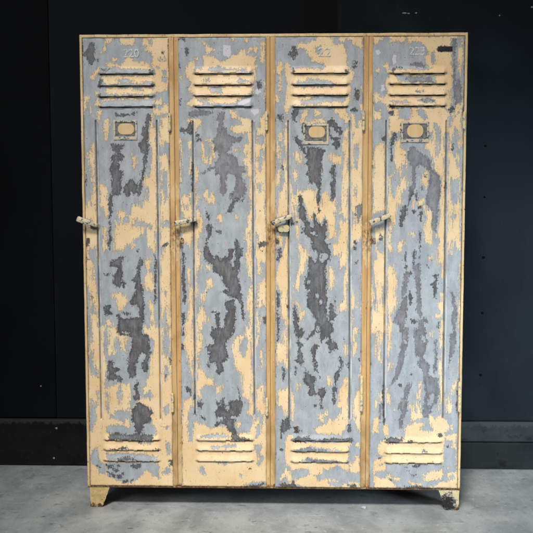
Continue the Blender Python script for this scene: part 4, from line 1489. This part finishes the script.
x_mid = 0.2
skirt = bpy.data.objects.new('skirting_board', None)
COL.objects.link(skirt)
skirt.location = (0, WALL_Y, 0)
skirt['kind'] = 'structure'
M_SK_L = make_skirt_mat('black_skirting_paint', (0.005, 0.005, 0.0055), (0.009, 0.009, 0.0095), (0.035, 0.035, 0.037))
M_SK_R = make_skirt_mat('worn_grey_skirting_paint', (0.022, 0.025, 0.027), (0.036, 0.040, 0.042), (0.048, 0.053, 0.055))
M_SK_R2 = make_skirt_mat('dark_lower_skirting_paint', (0.012, 0.0135, 0.0145), (0.019, 0.021, 0.022), (0.04, 0.043, 0.045))
zmid = wpt(500, 441.5).z
zr = wpt(500, 421.5).z
for (a, b, z0, z1, y0, m) in ((-5, x_mid - 0.001, 0.004, SK_Z, -0.016, M_SK_L), (x_mid + 0.001, 5, zmid + 0.002, zr, -0.012, M_SK_R), (x_mid + 0.001, 5, 0.004, zmid - 0.001, -0.018, M_SK_R2)):
    bm = bmesh.new()
    add_box(bm, a, b, WALL_Y + y0, WALL_Y + 0.019, z0, z1, 0.003)
    wobj('board', bm, m, skirt)
M_SCREW = simple_mat('pale_screw_head', (0.26, 0.24, 0.19), 0.4, 0.2)
M_SCREW_D = simple_mat('black_screw_head', (0.003, 0.003, 0.0035), 0.7, spec=0.03)
M_CHIP = simple_mat('bare_plaster_chip', (0.24, 0.24, 0.235), 0.8)
for (px, py, r, m, yo, par) in ((56.5, 428.2, 0.0048, M_SCREW, -0.016, skirt), (54, 458, 0.0042, M_SCREW, -0.016, skirt),
                       (483.5, 257.5, 0.006, M_SCREW_D, 0, wall), (482.5, 313, 0.0055, M_SCREW_D, 0, wall), (480.5, 375, 0.0055, M_SCREW_D, 0, wall),
                       (485.5, 146, 0.0045, M_SCREW_D, 0, wall), (484.5, 197, 0.0045, M_SCREW_D, 0, wall), (41, 386, 0.003, M_SCREW, 0, wall)):
    p = on_plane(px, py, WALL_Y + yo)
    bm = bmesh.new()
    add_cyl(bm, (p.x, WALL_Y + yo - 0.0022, p.z), (p.x, WALL_Y + yo + 0.004, p.z), r, 14, 0.0008)
    wobj('screw_head', bm, m, par)
for (px, py, w_, h_) in ((404.5, 13.0, 0.012, 0.0035), (408.5, 13.4, 0.006, 0.003), (416, 13.0, 0.007, 0.0035), (499.5, 15.6, 0.004, 0.004), (532, 7.0, 0.006, 0.004)):
    p = wpt(px, py)
    bm = bmesh.new()
    pts = []
    for k in range(9):
        a = k / 9 * 6.283
        pts.append((p.x + w_ * math.cos(a) * random.uniform(0.6, 1.0), p.z + h_ * math.sin(a) * random.uniform(0.6, 1.0)))
    add_prism(bm, pts, WALL_Y - 0.0008, WALL_Y + 0.002)
    wobj('bare_chip', bm, M_CHIP)

# ------------------------------------------------------------------ glass chip on the floor
t = NT('clear_glass')
b = t.bsdf((0.9, 0.93, 0.95), rough=0.08, spec=0.6)
b.inputs['Transmission Weight'].default_value = 0.7
bm = bmesh.new()
bmesh.ops.create_icosphere(bm, subdivisions=2, radius=1.0)
p = on_floor(363.5, 508.6)
for v in bm.verts:
    k = 0.8 + 0.35 * random.random()
    v.co = Vector((v.co.x * 0.0105 * k, v.co.y * 0.009 * k, max(-0.6, v.co.z) * 0.0065 * k + 0.004))
chip = bm_obj('glass_chip', bm, t.m)
chip.location = (p.x, p.y, 0.0008)
chip['label'] = 'small clear shiny chip of glass lying on the concrete floor'
chip['category'] = 'glass chip'

# ------------------------------------------------------------------ light
w = bpy.data.worlds.new('World')
scene.world = w
w.use_nodes = True
bg = w.node_tree.nodes['Background']
bg.inputs[0].default_value = (0.75, 0.85, 1.0, 1)
bg.inputs[1].default_value = 0.05

def area(name, loc, target, sx, sy, power, col):
    l = bpy.data.lights.new(name, 'AREA')
    l.shape = 'RECTANGLE'
    l.size, l.size_y = sx, sy
    l.energy = power
    l.color = col
    o = bpy.data.objects.new(name, l)
    COL.objects.link(o)
    o.location = loc
    o.rotation_euler = (Vector(target) - Vector(loc)).to_track_quat('-Z', 'Y').to_euler()
    return o

def spot(name, loc, target, angle, power, radius, col):
    l = bpy.data.lights.new(name, 'SPOT')
    l.spot_size = math.radians(angle)
    l.spot_blend = 1.0
    l.energy = power
    l.shadow_soft_size = radius
    l.color = col
    o = bpy.data.objects.new(name, l)
    COL.objects.link(o)
    o.location = loc
    o.rotation_euler = (Vector(target) - Vector(loc)).to_track_quat('-Z', 'Y').to_euler()
    return o

spot('roof_light', (-0.75, -4.6, 6.2), (0.06, -0.25, 0.48), 23.5, 2500, 0.8, (1.0, 0.985, 0.96))
area('fill_light', (-2.4, -4.2, 2.7), (0.0, 0.0, 0.6), 1.5, 1.4, 56, (0.90, 0.96, 1.0))  # soft fill lamp added out of view at the front left
area('ceiling_lamp', (0.2, -3.0, 3.7), (0.1, 0.0, 1.3), 1.0, 0.5, 12, (1.0, 0.74, 0.44))

lamp = area('doorway_light', (2.7, -1.9, 0.75), (1.05, 0.5, 0.55), 0.7, 0.7, 8.5, (0.70, 0.86, 1.0))
lamp.data.spread = math.radians(52)

scene.view_settings.view_transform = 'Standard'
scene.view_settings.look = 'None'
scene.view_settings.exposure = 0.33
scene.view_settings.gamma = 1.0
scene.cycles.filter_width = 1.9
